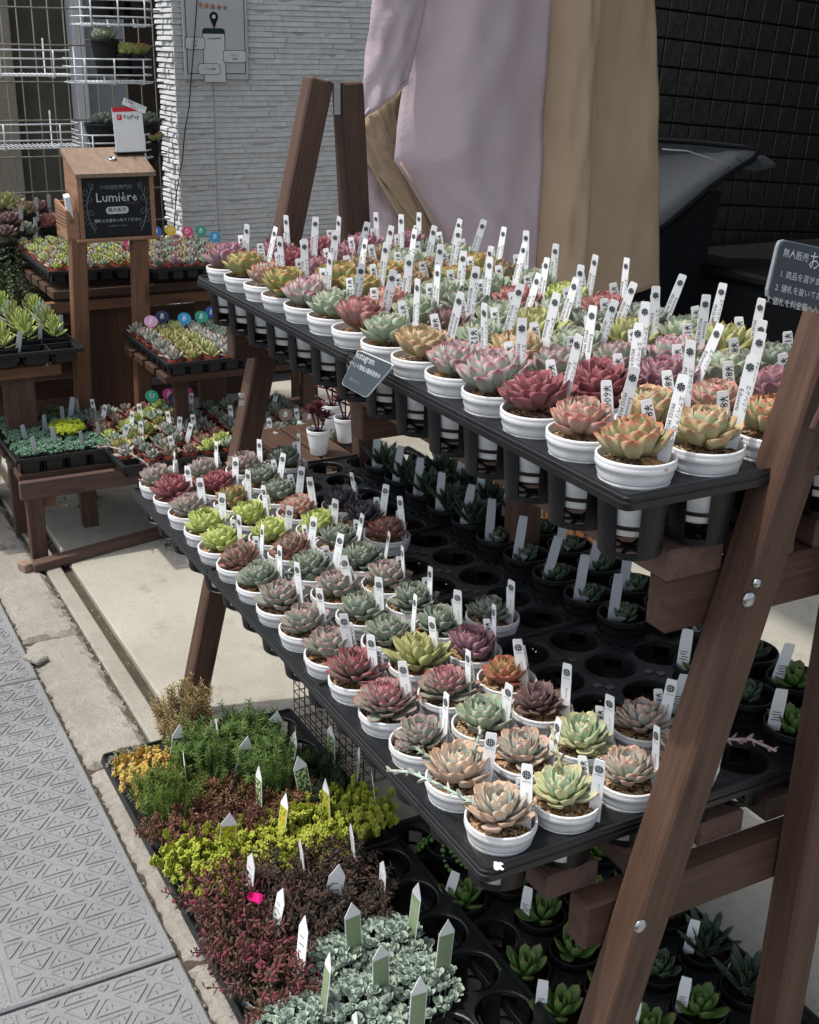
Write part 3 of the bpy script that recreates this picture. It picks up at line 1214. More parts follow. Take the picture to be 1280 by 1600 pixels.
def inset(poly, d):
    n = len(poly)
    ar = sum(poly[i][0] * poly[(i + 1) % n][1] - poly[(i + 1) % n][0] * poly[i][1] for i in range(n))
    if abs(ar) < 1e-4:
        return None
    if ar < 0:
        poly = poly[::-1]
    out = []
    for i in range(n):
        p0, p1, p2 = Vector(poly[i - 1]), Vector(poly[i]), Vector(poly[(i + 1) % n])
        e1, e2 = p1 - p0, p2 - p1
        if e1.length < 1e-5 or e2.length < 1e-5:
            return None
        e1.normalize()
        e2.normalize()
        n1, n2 = Vector((-e1.y, e1.x)), Vector((-e2.y, e2.x))
        k = 1 + n1.dot(n2)
        if k < .1:
            return None
        out.append(p1 + (n1 + n2) * (d / k))
    ar2 = sum(out[i].x * out[(i + 1) % n].y - out[(i + 1) % n].x * out[i].y for i in range(n))
    if ar2 < 2e-5:
        return None
    return [tuple(p) for p in out]


def rounded(poly, r):
    out = []
    n = len(poly)
    for i in range(n):
        p0, p1, p2 = Vector(poly[i - 1]), Vector(poly[i]), Vector(poly[(i + 1) % n])
        a = p1 + (p0 - p1).normalized() * min(r, (p0 - p1).length * .4)
        b = p1 + (p2 - p1).normalized() * min(r, (p2 - p1).length * .4)
        m_ = (a + b) * .25 + p1 * .5
        out += [tuple(a), tuple(m_), tuple(b)]
    return out


ZP = .004
for pi_, (xa, xb) in enumerate(((-3.30, -2.353), (-2.347, -1.443), (-1.437, -.533), (-.527, .377))):
    mb = MB()
    box(mb, (xa, -.80, -.02), (xb, -.188, ZP), .003)
    for (ya, yb) in ((-.412, -.199), (-.80 + .02, -.50)):
        H = PX / 2
        b_ = .0685
        k0 = int((xa + 4) / H)
        for rI in range(k0, k0 + int((xb - xa) / H) + 2):
            X0 = -4 + rI * H
            for q in range(-1, int((yb - ya) / (b_ / 2)) + 3):
                y0 = yb - (q) * b_ / 2 + (0 if rI % 2 == 0 else b_ / 2)
                if q % 2 == 0:
                    tri = [(X0, y0), (X0, y0 - b_), (X0 + H, y0 - b_ / 2)]
                else:
                    tri = [(X0 + H, y0), (X0 + H, y0 - b_), (X0, y0 - b_ / 2)]
                tri = clip(tri, yb, True)
                if len(tri) > 2:
                    tri = clip(tri, ya, False)
                if len(tri) > 2:
                    tri = clipx(tri, xb - .006, True)
                if len(tri) > 2:
                    tri = clipx(tri, xa + .006, False)
                if len(tri) < 3:
                    continue
                clean = []
                for p_ in tri:
                    if not clean or (Vector(p_) - Vector(clean[-1])).length > .003:
                        clean.append(p_)
                if len(clean) > 2 and (Vector(clean[0]) - Vector(clean[-1])).length < .003:
                    clean.pop()
                if len(clean) < 3:
                    continue
                A = inset(clean, .0034)
                if not A or len(A) < 3:
                    continue
                rings = []
                for d_, z_ in ((0, ZP + .0001), (.0008, ZP + .0020), (.0016, ZP + .0020), (.0024, ZP + .0006)):
                    I_ = inset(A, d_) if d_ else A
                    if not I_:
                        rings = None
                        break
                    rings.append([(p_[0], p_[1], z_) for p_ in rounded(I_, .005)])
                if not rings:
                    continue
                if sum(A[i][0] * A[(i + 1) % len(A)][1] - A[(i + 1) % len(A)][0] * A[i][1] for i in range(len(A))) < 0:
                    rings[0] = [(p_[0], p_[1], ZP + .0001) for p_ in rounded(A[::-1], .005)]
                m_ = len(rings[0])
                if any(len(r_) != m_ for r_ in rings):
                    continue
                vs = [p_ for r_ in rings for p_ in r_]
                fs = []
                for a in range(3):
                    for b in range(m_):
                        c_ = (b + 1) % m_
                        fs.append((a * m_ + b, a * m_ + c_, (a + 1) * m_ + c_, (a + 1) * m_ + b))
                fs.append(tuple(range(3 * m_, 4 * m_)))
                mb.add(vs, fs)
                # short studs inside
                I2 = inset(A, .0050)
                if not I2:
                    continue

                def inside(px_, py_):
                    for i in range(len(I2)):
                        a, b = I2[i], I2[(i + 1) % len(I2)]
                        if (b[0] - a[0]) * (py_ - a[1]) - (b[1] - a[1]) * (px_ - a[0]) < 0:
                            return False
                    return True
                sx, sy = .0088, .0088
                gx = int(X0 / sx) - 1
                while gx * sx < X0 + H:
                    gy = int((y0 - b_) / sy) - 1
                    while gy * sy < y0 + .01:
                        cx, cy = gx * sx + (sx / 2 if gy % 2 else 0), gy * sy
                        if inside(cx, cy) and inside(cx + .002, cy) and inside(cx - .002, cy):
                            v_ = [(cx - .0028, cy - .0013, ZP + .0006), (cx + .0028, cy - .0013, ZP + .0006), (cx + .0028, cy + .0013, ZP + .0006),
                                  (cx - .0028, cy + .0013, ZP + .0006), (cx - .0022, cy, ZP + .0030), (cx + .0022, cy, ZP + .0032)]
                            mb.add(v_, [(0, 1, 5, 4), (2, 3, 4, 5), (1, 2, 5), (3, 0, 4)])
                        gy += 1
                    gx += 1
    # ribbed margins with dots, smooth band between
    for ya, yb in ((-.437, -.419), (-.493, -.475)):
        for (q0, q1) in ((ya, ya + .0014), (yb - .0014, yb)):
            box(mb, (xa + .01, q0, ZP), (xb - .01, q1, ZP + .0014), .0004)
        n_ = int((xb - xa) / .012)
        for i in range(n_):
            cx = xa + .012 + i * .012
            for cy in (ya + .005, yb - .006):
                mb.add([(cx - .0015, cy - .0012, ZP), (cx + .0015, cy - .0012, ZP), (cx, cy + .0015, ZP), (cx, cy, ZP + .0018)],
                       [(0, 1, 3), (1, 2, 3), (2, 0, 3)])
    link('ramp_plate', mb.mesh('ramp_plate', M['plate']), PL)
strip_obj('road', (-30, -30, -.03), (30, -.806, -.004), M['asphalt'], .002)

# ------------------------------------------------------------------ A-frame shelf
W = M['wood']
sh = thing('plant_shelf', 'dark stained wooden A-frame shelf holding the two tiers of white potted succulents', 'shelf', (0, 0, 0))
for X, yt, yb, rt, rb in ((.078, .320, .026, .366, .352), (-1.165, .330, .044, .385, .455)):
    board('leg', (X, yt, LZ + .655), (X, yb, .0), .043, .040, W, sh, (0, 1, 0), .003)
    board('leg', (X, rt, LZ + .650), (X, rb, .0), .045, .040, W, sh, (0, 1, 0), .003)
for X in (.040, -.62, -1.128):
    board('crossbar', (X, .140, LZ + .222), (X, .545, LZ + .222), .032, .056, W, sh, (1, 0, 0), .003)
    board('crossbar', (X, .075, LZ - .131), (X, .545, LZ - .131), .032, .056, W, sh, (1, 0, 0), .003)
for Y in (.168, .262, .356, .450):
    board('slat', (.058, Y, LZ + .2665), (-1.20, Y, LZ + .2665), .068, .032, M['wood_worn'], sh, (0, 1, 0), .003)
for Y in (.075, .175, .275, .375, .475):
    board('slat', (.030, Y, LZ - .0875), (-1.20, Y, LZ - .0875), .066, .030, M['wood_worn'], sh, (0, 1, 0), .003)
# middle bracket seen under the upper tier, posts
board('post', (-.62, .43, LZ + .19), (-.62, .43, 0), .045, .040, W, sh, (0, 1, 0), .003)


def bolt_mesh(r):
    mb = MB()
    lathe(mb, [(r, 0), (r * .98, .0012), (r * .7, .003), (r * .25, .0042), (.0001, .0044)], 16, cap0=True)
    return mb.mesh('bolt', M['steel'], True)


B1, B2 = bolt_mesh(.0082), bolt_mesh(.0052)
RX = Matrix.Rotation(R_(90), 4, 'Y')
for (px, py, me, X) in ((1170, 937, B1, .0985), (1182, 911, B2, .0985), (1000, 1447, B1, .0985)):
    p = at(px, py, 0, X)
    link('bolt', me, sh, Matrix.Translation(p) @ RX)
for X in (-.05, -.4, -.8, -1.1):
    for Y in (.168, .262):
        link('screw', B2, sh, Matrix.Translation((.040 if X == -.05 else X, Y, LZ + .2826)) @ Matrix.Scale(.55, 4))
# apex hinges (folded steel angle)
for X in (.1005, -1.143):
    mb = MB()
    box(mb, (X - .0015, .349, LZ + .598), (X + .0015, .361, LZ + .652), .0005)
    box(mb, (X - .022, .338, LZ + .652), (X, .368, LZ + .655), .0005)
    hg = link('hinge', mb.mesh('hinge', M['steel']), sh)
# white splash of old price stickers on the front leg
mb = MB()
box(mb, (-1.1452, .162, LZ + .115), (-1.1446, .170, LZ + .123), .0001)
box(mb, (-1.1452, .160, LZ + .100), (-1.1446, .169, LZ + .109), .0001)
link('sticker', mb.mesh('sticker', M['poster_pale']), sh)

# trays ----------------------------------------------------------------
P_ = .08
HOLE = .0325
for k in range(2):
    tray(.0407 - k * .5651, .10, UZ - .023, 7, 5, P_, HOLE,
         ('near' if k == 0 else 'far') + ' black carry tray of white pots on the upper shelf', CUP, .0075, group='carry trays on the upper shelf', lip=.011, e=.0345)
LDY = 0.0
for k in range(3):
    tray(-k * (5 * P_ + .0) - (0, .0006, .0012)[k], LDY, LZ - .026 - (0, .004, .008)[k], 5, 7, P_ - .0002, HOLE,
         ('near end', 'middle', 'far end')[k] + ' black carry tray on the lower shelf', CUP_LOW, .010 if k == 0 else .0060, group='carry trays on the lower shelf', lip=.011, e=.0350)
# shop-soiled white splash on the near corner of the lower tray
mb = MB()
rnd = random.Random(2)
vs = [(0, 0, .0022)]
for i in range(18):
    a = 2 * math.pi * i / 18
    r = .0065 * rnd.uniform(.4, 1.35)
    vs.append((r * math.cos(a), r * math.sin(a) * .8, 0))
mb.add(vs, [(0, 1 + i, 1 + (i + 1) % 18) for i in range(18)])
p = at(778, 1352, 2, LZ - .0215)
o = link('paint_splash', mb.mesh('paint_splash', M['white_pot'], True), None, Matrix.Translation(p))
tag(o, 'white blob of paint on the near corner of the lower tray', 'paint')

# lower tier plants ------------------------------------------------------
LOW = {
    'A': ['moonpeach', 'moonpeach', 'greypink', 'redlayer', 'crimson', 'greypink', 'greypink', 'greypink', 'sage', 'sagered', 'lime', 'lime', 'greypink', 'wine', 'greypink'],
    'B': ['moonlime', 'bluepeach', 'palegreen', 'redlayer', 'yellowgreen', 'sage', 'sage', 'greypink', 'sage', 'sagered', 'lime', 'lime', 'greenred', 'wine', 'greypink'],
    'C': ['bluepeach', 'moonlime', 'mauvebrown', 'orange', 'mauve', 'sage', 'sage', 'greypink', 'sage', 'greengrey', 'lime', 'peachpink', 'greengrey', 'greengrey', 'greypink'],
    'D': ['bluepeach', 'bluepeach', None, None, None, 'sage', None, None, None, 'pinkred', 'darkpurple', 'darkpurple', None, None, 'greengrey'],
}
SIZE = {('A', 1): 1.0, ('A', 3): .85, ('B', 3): .95, ('A', 2): 1.05, ('A', 4): 1.0, ('A', 5): 1.0, ('B', 5): 1.05, ('C', 3): .95, ('C', 4): .9, ('C', 6): .9, ('D', 6): .85,
        ('B', 2): .95, ('A', 14): 1.05}
FR = {'A': 'front', 'B': 'second', 'C': 'third', 'D': 'fourth', 'E': 'fifth', 'F': 'sixth', 'G': 'seventh'}
sd = 100
for row, ks in LOW.items():
    j = 'ABCDEFG'.index(row)
    for i, k in enumerate(ks):
        sd += 1
        if not k:
            continue
        words = SP[k][14]
        t = make_potted(-i * P_, j * P_, LZ - .003 - (0, .004, .008)[i // 5], k, SIZE.get((row, i + 1), .96) * 1.02, sd,
                        '%s succulent in white pot, lower %s row, %s from near end' % (words, FR[row], ORD[i]),
                        'white potted succulents on the lower shelf', False,
                        tilt=(.25, 0) if (row, i + 1) in (('A', 10), ('B', 10)) else (0, 0), price='600' if (row, i) == ('C', 3) else None)
        if (row, i) == ('A', 0):
            flower_stem(t, [(-.004, -.012, .078), (-.022, -.024, .084), (-.050, -.043, .092), (-.080, -.060, .094), (-.104, -.074, .086)], species('moonpeach')[2])
        if (row, i) == ('A', 1):
            flower_stem(t, [(-.010, -.016, .080), (-.026, -.022, .088), (-.044, -.030, .092)], species('sage')[2])
            flower_stem(t, [(.004, .012, .085), (.006, .016, .108), (.008, .020, .128)], species('moonpeach')[2])
        if (row, i) == ('A', 14):
            flower_stem(t, [(0, -.004, .084), (-.028, -.020, .104), (-.058, -.040, .116), (-.094, -.064, .118), (-.112, -.078, .112)], species('mauve')[2])
        if (row, i) == ('D', 0):
            flower_stem(t, [(.010, .006, .082), (.030, .022, .106), (.050, .040, .112), (.070, .058, .104)], species('mauve')[2])
        if (row, i) == ('B', 0):
            flower_stem(t, [(-.004, 0, .090), (-.024, .004, .112), (-.046, .010, .128)], species('olivebrown')[2])

# upper tier plants ------------------------------------------------------
UP = [
    ['variegated', 'peachpink', 'wine', 'pinktip', 'pinktip', 'tan', 'palegreen', 'rosewood', 'palegreen', 'pinktip', 'aloegreen', 'peachpink', 'aloegreen', 'mauve'],
    ['peachyellow', 'peachyellow', 'wine', 'greypink', 'tan', 'palegreen', 'mauvebrown', 'palegreen', 'peachpink', 'aloegreen', 'aloegreen', 'mauve', 'wine', 'mauve'],
    ['variegated', 'peachpink', 'mauve', 'greypink', 'palegreen', 'yellowgreen', 'palegreen', 'sage', 'palegreen', 'olivebrown', 'aloegreen', 'olivebrown', 'mauve', 'wine'],
    ['peachyellow', 'mauve', 'palegreen', 'pinktip', 'yellowgreen', 'greengrey', 'palegreen', 'rosewood', 'palegreen', 'aloegreen', 'olivebrown', 'palegreen', 'olivebrown', 'mauve'],
    ['peachpink', 'wine', 'greengrey', 'yellowgreen', 'palegreen', 'greengrey', 'rosewood', 'lime', 'palegreen', 'olivebrown', 'aloegreen', 'palegreen', 'greengrey', 'mauve'],
]
for j, ks in enumerate(UP):
    for i, k in enumerate(ks):
        sd += 1
        if i == 13 and j > 2:
            pass
        X = .0407 - i * P_ - (i // 7) * .0051
        t = make_potted(X, .10 + j * P_, UZ, k, (1.26 if (i, j) == (3, 0) else 1.03) * random.Random(sd).uniform(.93, 1.08), sd,
                        '%s succulent in white pot, upper %s row, %s from near end' % (SP[k][14], ('front', 'second', 'third', 'fourth', 'back')[j], ORD[i]),
                        'white potted succulents on the upper shelf', True, detailed=(j < 3 or i < 8))

# black haworthia pots at the back of the lower shelf --------------------
HPOT = mk_pot(.036, .070, M['black'], 24, False, taper=.74)
HSOIL = mk_soil(.032, 9, None)[0].mesh('soil', M['soil'])


def haw_mesh(seed, kind):
    rnd = random.Random(seed)
    mb = MB()
    n = 20 if kind != 'wide' else 14
    for i in range(n):
        f = (i + .5) / n
        L = {'spiky': .052, 'wide': .034, 'round': .026}[kind] * (.6 + .4 * f)
        Wd = {'spiky': .20, 'wide': .46, 'round': .55}[kind]
        vs, fs, at_ = leaf_geo(L, L * Wd, L * Wd * .4, 1.0 if kind != 'round' else .5, .18 if kind != 'spiky' else -.05, .2, 5, f, .08)
        phi = R_({'spiky': 4 + 44 * f, 'wide': 15 + 58 * f, 'round': 8 + 60 * f}[kind])
        mb.add(vs, fs, 0, at_, leaf_matrix(i * 2.4, phi, .004 * f, .004 * (1 - f), 1, rnd.uniform(-.2, .2)))
        if kind == 'spiky':           # white bumps of a zebra plant
            m_ = leaf_matrix(i * 2.4, phi, .004 * f, .004 * (1 - f), 1)
            for q in range(5):
                y = L * (.25 + .13 * q)
                ww = L * Wd * .36 * (1 - q * .12)
                b_ = [(-ww, y, -L * .05), (ww, y, -L * .05), (ww, y + .0008, -L * .05), (-ww, y + .0008, -L * .05), (0, y, -L * .105), (0, y + .0008, -L * .105)]
                mb.add(b_, [(0, 4, 5, 3), (4, 1, 2, 5)], 1, None, m_)
    mats = {'spiky': leafmat('haworthia_dark', '2a3f2c', '24382a', '3a4a34', .8, .2), 'wide': leafmat('haworthia_green', '4f7436', '48662f', '6d5a35', .8, .3),
            'round': leafmat('haworthia_round', '405238', '3b4a38', '4c5a48', .7, .2)}
    if kind not in HM:
        HM[kind] = mats[kind]
    return mb.mesh('rosette', [HM[kind], M['tag_grey']], True, True)


HM = {}
HAW = {k: [haw_mesh(i, k) for i in range(2)] for k in ('spiky', 'wide', 'round')}


def haw_tag(v):
    mb = MB()
    strip(mb, .014, .075, .0008, bend=.004)
    if v:      # folded back at the foot
        mb.add([(-.007, -.001, 0), (.007, -.001, 0), (.016, -.014, .018), (.006, -.016, .022)], [(0, 1, 2, 3)])
    return mb.mesh('blank_tag', M['tag_grey'])


def care_tag():
    mb = MB()
    strip(mb, .015, .062, .0008)
    for q, (a, b) in enumerate(((-.005, .0045), (-.003, .005), (-.005, .002), (-.0045, .004))):
        quad(mb, a, .020 + q * .0035, b, .0212 + q * .0035, -.0009, 1)
    return mb.mesh('care_tag', [M['tag'], M['ink_grey']])


HT = [haw_tag(0), haw_tag(1), care_tag()]


def haworthia(x, y, rim, kind, label, group, seed, tg=1, scale=1.0):
    rnd = random.Random(seed)
    t = thing('haworthia', label, 'potted plant', (x, y, rim - .070), 0, group)
    link('pot', HPOT, t)
    link('soil', HSOIL, t, Matrix.Translation((0, 0, .058)))
    link('rosette', HAW[kind][seed % 2], t, Matrix.Translation((0, 0, .060)) @ Matrix.Rotation(rnd.uniform(0, 6), 4, 'Z') @ Matrix.Scale(scale, 4))
    if tg is not None:
        put_tag(t, HT[tg], -.004 if tg < 2 else -.012, -.022 if tg == 2 else -.016, .054, R_(rnd.uniform(35, 65)), R_(rnd.uniform(0, 12)), R_(rnd.uniform(-6, 6)),
                'blank_tag' if tg < 2 else 'care_tag')
    return t


kinds = {'spiky': 'dark spiky zebra', 'wide': 'fresh green broad leaved', 'round': 'dark round leaved'}
hs = 500
for j, row in ((5, 'F'), (6, 'G')):
    for i in range(15):
        hs += 1
        X, Y = -i * P_, j * P_
        if i in (0,) and j == 5:
            kind = 'wide'
        elif i >= 9:
            kind = 'spiky'
        elif i in (0, 1, 2):
            kind = 'wide' if (i + j) % 2 else 'round'
        else:
            kind = 'round'
        if i > 13 or (row == 'F' and i in (3,)) or (row == 'G' and i in (13,)):
            continue
        haworthia(X, Y, LZ - .002 - (0, .004, .008)[i // 5], kind, '%s haworthia in black pot, lower %s row, %s from near end' % (kinds[kind], FR[row], ORD[i]),
                  'black potted haworthias at the back of the lower shelf', hs, 2 if i < 3 else (1 if hs % 3 else 0), 1.15 if i >= 9 else 1.0)
# two more beyond the near leg
haworthia(0.0 - .08, 4 * P_, LZ - .002, 'round', 'dark round leaved haworthia in black pot, lower shelf fifth row, second from near end', 'black potted haworthias at the back of the lower shelf', 611, 2)

# ------------------------------------------------------------------ signs on the shelf
def sign_board(name, label, cat, quad_pts, th, mat, edge_mat, texts, parent=None):
    """quad_pts: TL, TR, BR, BL in world space"""
    TL, TR, BR, BL = [Vector(q) for q in quad_pts]
    c = (TL + TR + BR + BL) / 4
    x = ((TR - TL) + (BR - BL)).normalized()
    y = ((TL - BL) + (TR - BR))
    y = (y - x * y.dot(x)).normalized()
    n = x.cross(y)
    t = thing(name, label, cat, c)
    P2 = [((q - c).dot(x), (q - c).dot(y)) for q in (TL, TR, BR, BL)]

    def slab(s, z0, z1, m_, nm):
        mb = MB()
        P3 = rounded([(a * s[0], b * s[1]) for a, b in P2][::-1], .006)
        k = len(P3)
        vs = [x * a + y * b + n * z0 for a, b in P3] + [x * a + y * b + n * z1 for a, b in P3]
        fs = [tuple(reversed(range(k))), tuple(range(k, 2 * k))] + [(i, (i + 1) % k, k + (i + 1) % k, k + i) for i in range(k)]
        mb.add(vs, fs)
        return link(nm, mb.mesh(nm, m_), t)
    slab((1, 1), -th, 0, edge_mat, 'edge')
    fc = slab((.965, .965), 0, .0006, mat, 'face')
    mb = MB()
    for body, sz, u, v, mi, rot in texts:
        R2 = Matrix.Rotation(rot, 2)
        xx = x * math.cos(rot) + y * math.sin(rot)
        yy = -x * math.sin(rot) + y * math.cos(rot)
        put_text(mb, body, sz, frameM(x * u + y * v + n * .0012, xx, yy), mi)
    link('lettering', mb.mesh('lettering', [M['chalk'], M['chalk_grey']]), fc)
    return t


q0 = [(-.430, .046, LZ + .372), (-.342, .030, LZ + .372), (-.408, .024, LZ + .318), (-.478, .044, LZ + .320)]
c0 = [at(560, 546, 1, .040), at(616, 570, 1, .040), at(572, 622, 1, .028), at(533, 600, 1, .028)]
sign_board('price_sign', 'small slate sign clipped to the front edge of the upper shelf tray, white handwriting', 'sign', c0, .002, M['slate'], M['chalk'],
           [('Instagram', .0125, -.004, .018, 0, 0), ('イベント情報は最新更新中', .0068, .000, .005, 0, 0), ('@lumiere', .0065, -.018, -.012, 1, 0)])
q1 = [at(1218, 373, 0, .128), at(1345, 400, 0, .128), at(1335, 500, 0, .132), at(1197, 465, 0, .132)]
sg = sign_board('instruction_sign', 'slate coloured instruction sign on top of the near shelf leg', 'sign', q1, .003, M['slate'], M['chalk_grey'],
                [('無人販売', .0075, -.030, .0135, 0, 0), ('お買い', .0155, .008, .012, 0, 0), ('1. 商品を選びます', .0068, -.016, -.003, 0, 0),
                 ('2. 値札を抜いてお金を料金', .0068, -.004, -.014, 0, 0), ('3. 値札を料金箱へ入れてください', .0068, .000, -.025, 0, 0)])
board('stake', (.110, .285, LZ + .50), (.110, .240, LZ + .40), .012, .006, W, None)
bpy.data.objects['stake'].parent = None
_o = bpy.data.objects['stake']
_o.parent = sg
_o.matrix_basis = Matrix.Translation(-Vector(sg.location)) @ _o.matrix_basis

# ------------------------------------------------------------------ ground trays in front
SGZ = .070                     # rim height of the pots in the ground trays
tray(-.605, -.120, SGZ - .004, 5, 4, .085, .0385, 'far black carry tray of sedum pots on the kerb, two cells empty', CUP, .010, group='carry trays of sedum on the kerb', slots=False,
     cups=lambda i, j: True)
tray(-.605 + .425 + .014, -.120, SGZ - .004, 5, 4, .085, .0385, 'near black carry tray of sedum pots on the kerb', CUP, .010, group='carry trays of sedum on the kerb', slots=False)
tray(.02, .208, SGZ - .022, 8, 4, .083, .0375, 'black carry tray of small green haworthias on the ground under the shelf', CUP_LOW, .012, slots=False, cups=lambda i, j: True)

SPOT = mk_pot(.0375, .068, M['black'], 22, False, taper=.78)


def stem_clump(seed, n, h, spread, lean, leafL, leafW, per, mat, droop=0.0, start=.25, tuft=False, r0=.030, pt=.6, seg=2, stem_r=.0006):
    """many leafy stems from one pot"""
    rnd = random.Random(seed)
    mb = MB()
    for s_ in range(n):
        a, q = rnd.uniform(0, 6.283), r0 * math.sqrt(rnd.random())
        base = Vector((q * math.cos(a), q * math.sin(a), 0))
        hh = h * rnd.uniform(.65, 1.1)
        out = Vector((math.cos(a), math.sin(a), 0)) * (q / r0) * spread * rnd.uniform(.6, 1.3) + Vector((rnd.uniform(-1, 1), rnd.uniform(-1, 1), 0)) * lean
        tip = base + out + Vector((0, 0, hh - droop * q / r0))
        mid = (base + tip) / 2 + out * -.15 + Vector((0, 0, hh * .1))
        rr = rnd.random()
        tube(mb, [base, mid, tip], [stem_r, stem_r, stem_r * .7], 3, 0, (rr * .6, .1, 0))
        for k in range(per):
            f = start + (1 - start) * (k + 1) / per
            if tuft:
                f = 1 - (1 - f) * .35
            p = base.lerp(mid, f * 2) if f < .5 else mid.lerp(tip, f * 2 - 1)
            th = k * 2.4 + rnd.uniform(-.3, .3)
            up = (tip - mid).normalized()
            s1 = up.cross(Vector((.3, .8, .1))).normalized()
            s2 = up.cross(s1)
            o = s1 * math.cos(th) + s2 * math.sin(th)
            y = (o + up * (.35 if tuft else .25 + .35 * f)).normalized()
            L = leafL * rnd.uniform(.75, 1.15) * (1 - .35 * max(0, f - .75) * 4 * (0 if tuft else 1) * .5)
            x = y.cross(up)
            if x.length < .01:
                x = s1
            x.normalize()
            z = x.cross(y)
            wv, tv = leafW * L * .5, leafW * L * .3
            v_ = [p - x * wv * .5, p + x * wv * .5, p + y * L * .55 + x * wv, p + y * L + z * 0, p + y * L * .55 - x * wv, p + y * L * .5 + z * tv, p + y * L * .5 - z * tv * 1.2]
            at_ = [(rr, f, rnd.random())] * 7
            mb.add(v_, [(0, 1, 5), (1, 2, 5), (2, 3, 5), (3, 4, 5), (4, 0, 5), (1, 0, 6), (2, 1, 6), (3, 2, 6), (4, 3, 6), (0, 4, 6)], 0, at_)
    return mb.mesh('foliage', mat, False, True)


def micro_rosettes(seed, n, R0, size, mat, nl=11, dome=.012, h0=.0, wf=.62):
    rnd = random.Random(seed)
    mb = MB()
    pts = []
    tries = 0
    while len(pts) < n and tries < n * 40:
        tries += 1
        a, q = rnd.uniform(0, 6.283), R0 * math.sqrt(rnd.random())
        p = (q * math.cos(a), q * math.sin(a))
        if all((p[0] - b[0]) ** 2 + (p[1] - b[1]) ** 2 > (size * .78) ** 2 for b in pts):
            pts.append(p)
    for p in pts:
        q = math.hypot(*p) / R0
        z = h0 + dome * (1 - q * q) + rnd.uniform(0, .003)
        tiltm = Euler((rnd.uniform(-.25, .25) - p[1] / R0 * .5, rnd.uniform(-.25, .25) + p[0] / R0 * .5, rnd.uniform(0, 6))).to_matrix().to_4x4()
        base = Matrix.Translation((p[0], p[1], z)) @ tiltm
        sz = size * rnd.uniform(.8, 1.15)
        rr = rnd.random()
        for k in range(nl):
            f = (k + .5) / nl
            L = sz * (.35 + .5 * f)
            m = base @ leaf_matrix(k * 2.4, R_(18 + 62 * f), sz * .05 * f, sz * .25 * (1 - f), 1)
            w_, t_ = L * wf * .5, L * .16
            v_ = [(-w_ * .5, 0, 0), (w_ * .5, 0, 0), (w_, L * .6, L * .10), (w_ * .5, L * .95, L * .22), (-w_ * .5, L * .95, L * .22), (-w_, L * .6, L * .10),
                  (0, L * .6, 0), (0, L * .55, -t_)]
            mb.add(v_, [(0, 1, 6), (1, 2, 6), (2, 3, 6), (3, 4, 6), (4, 5, 6), (5, 0, 6), (1, 0, 7), (2, 1, 7), (3, 2, 7), (4, 3, 7), (5, 4, 7), (0, 5, 7)],
                   0, [(rr, f, rnd.random())] * 8, m)
        # stem below
        tube(mb, [(p[0] * .9, p[1] * .9, -.012), base @ Vector((0, 0, 0))], .0008, 3, 0, (rr, 0, 0))
    return mb.mesh('foliage', mat, False, True)


HB = {
    'crust': herb('sedum_crust', '6f7c68', '84907c', '9a7a74'),
    'orange': herb('sedum_orange', '9a9440', 'a89a48', 'bf8f58'),
    'needle': herb('sedum_needle', '3f5a26', '4d6628', '6f7a3a'),
    'needle2': herb('sedum_needle_green', '44602f', '385427', '6b8040'),
    'darkneedle': herb('sedum_dark', '2a3a2c', '324030', '45543e'),
    'dry': herb('sedum_dry', '6e6444', '857752', 'a58a5c'),
    'redbrown': herb('sedum_redbrown', '4f4a2c', '54382f', '7d4f48'),
    'brownmix': herb('sedum_brownmix', '55502c', '4c4a2c', '8f5c48'),
    'limey': herb('sedum_lime', '7f8c30', '909c38', 'a6a842'),
    'purple': herb('sedum_purple', '4f4a38', '574434', '7d3046'),
    'darkrose': herb('sedum_darkrose', '45423a', '3b3a30', '553530'),
    'silver': herb('sedum_silver', '8b9d90', '9dac9f', 'b4bfae'),
    'teal': herb('sedum_teal', '6d9580', '80a48a', 'a3ba9c'),
    'olive': herb('sedum_olive', '55664a', '62704e', '7d8462'),
    'pearls': herb('string_of_pearls', '4f7438', '5d8044', '7a9a5c'),
    'red': herb('aeonium_red', '4a1c24', '3a171d', '6a2c34'),
    'mix': herb('mixed_green', '6f8450', '7d8d5a', '9c6a4c'),
}
FOL = {
    'crust': lambda s: micro_rosettes(s, 60, .044, .0095, HB['crust'], 12, .014, .0),
    'orange': lambda s: stem_clump(s, 130, .036, .024, .008, .0068, .85, 13, HB['orange'], .008, .45, True),
    'needle': lambda s: stem_clump(s, 75, .056, .026, .010, .010, .18, 52, HB['needle'], .012, .2),
    'needle2': lambda s: stem_clump(s, 70, .074, .016, .012, .011, .18, 56, HB['needle2'], .006, .25),
    'darkneedle': lambda s: stem_clump(s, 60, .034, .018, .010, .010, .18, 30, HB['darkneedle'], .006, .2),
    'dry': lambda s: stem_clump(s, 90, .074, .012, .012, .008, .25, 34, HB['dry'], .010, .3),
    'redbrown': lambda s: stem_clump(s, 150, .038, .030, .010, .0066, .60, 17, HB['redbrown'], .010, .35),
    'brownmix': lambda s: stem_clump(s, 110, .036, .020, .008, .0075, .45, 20, HB['brownmix'], .006, .3),
    'limey': lambda s: stem_clump(s, 170, .036, .026, .010, .0056, .75, 15, HB['limey'], .008, .5, True, pt=.5),
    'purple': lambda s: stem_clump(s, 70, .046, .036, .016, .0100, .42, 16, HB['purple'], .014, .15, stem_r=.0009),
    'darkrose': lambda s: stem_clump(s, 75, .046, .022, .014, .0092, .42, 18, HB['darkrose'], .008, .2, stem_r=.0008),
    'silver': lambda s: micro_rosettes(s, 80, .050, .0120, HB['silver'], 12, .026, .006, .9),
    'mound': lambda s: micro_rosettes(s, 70, .036, .008, HB['olive'], 12, .026, .004),
}
FM = {}
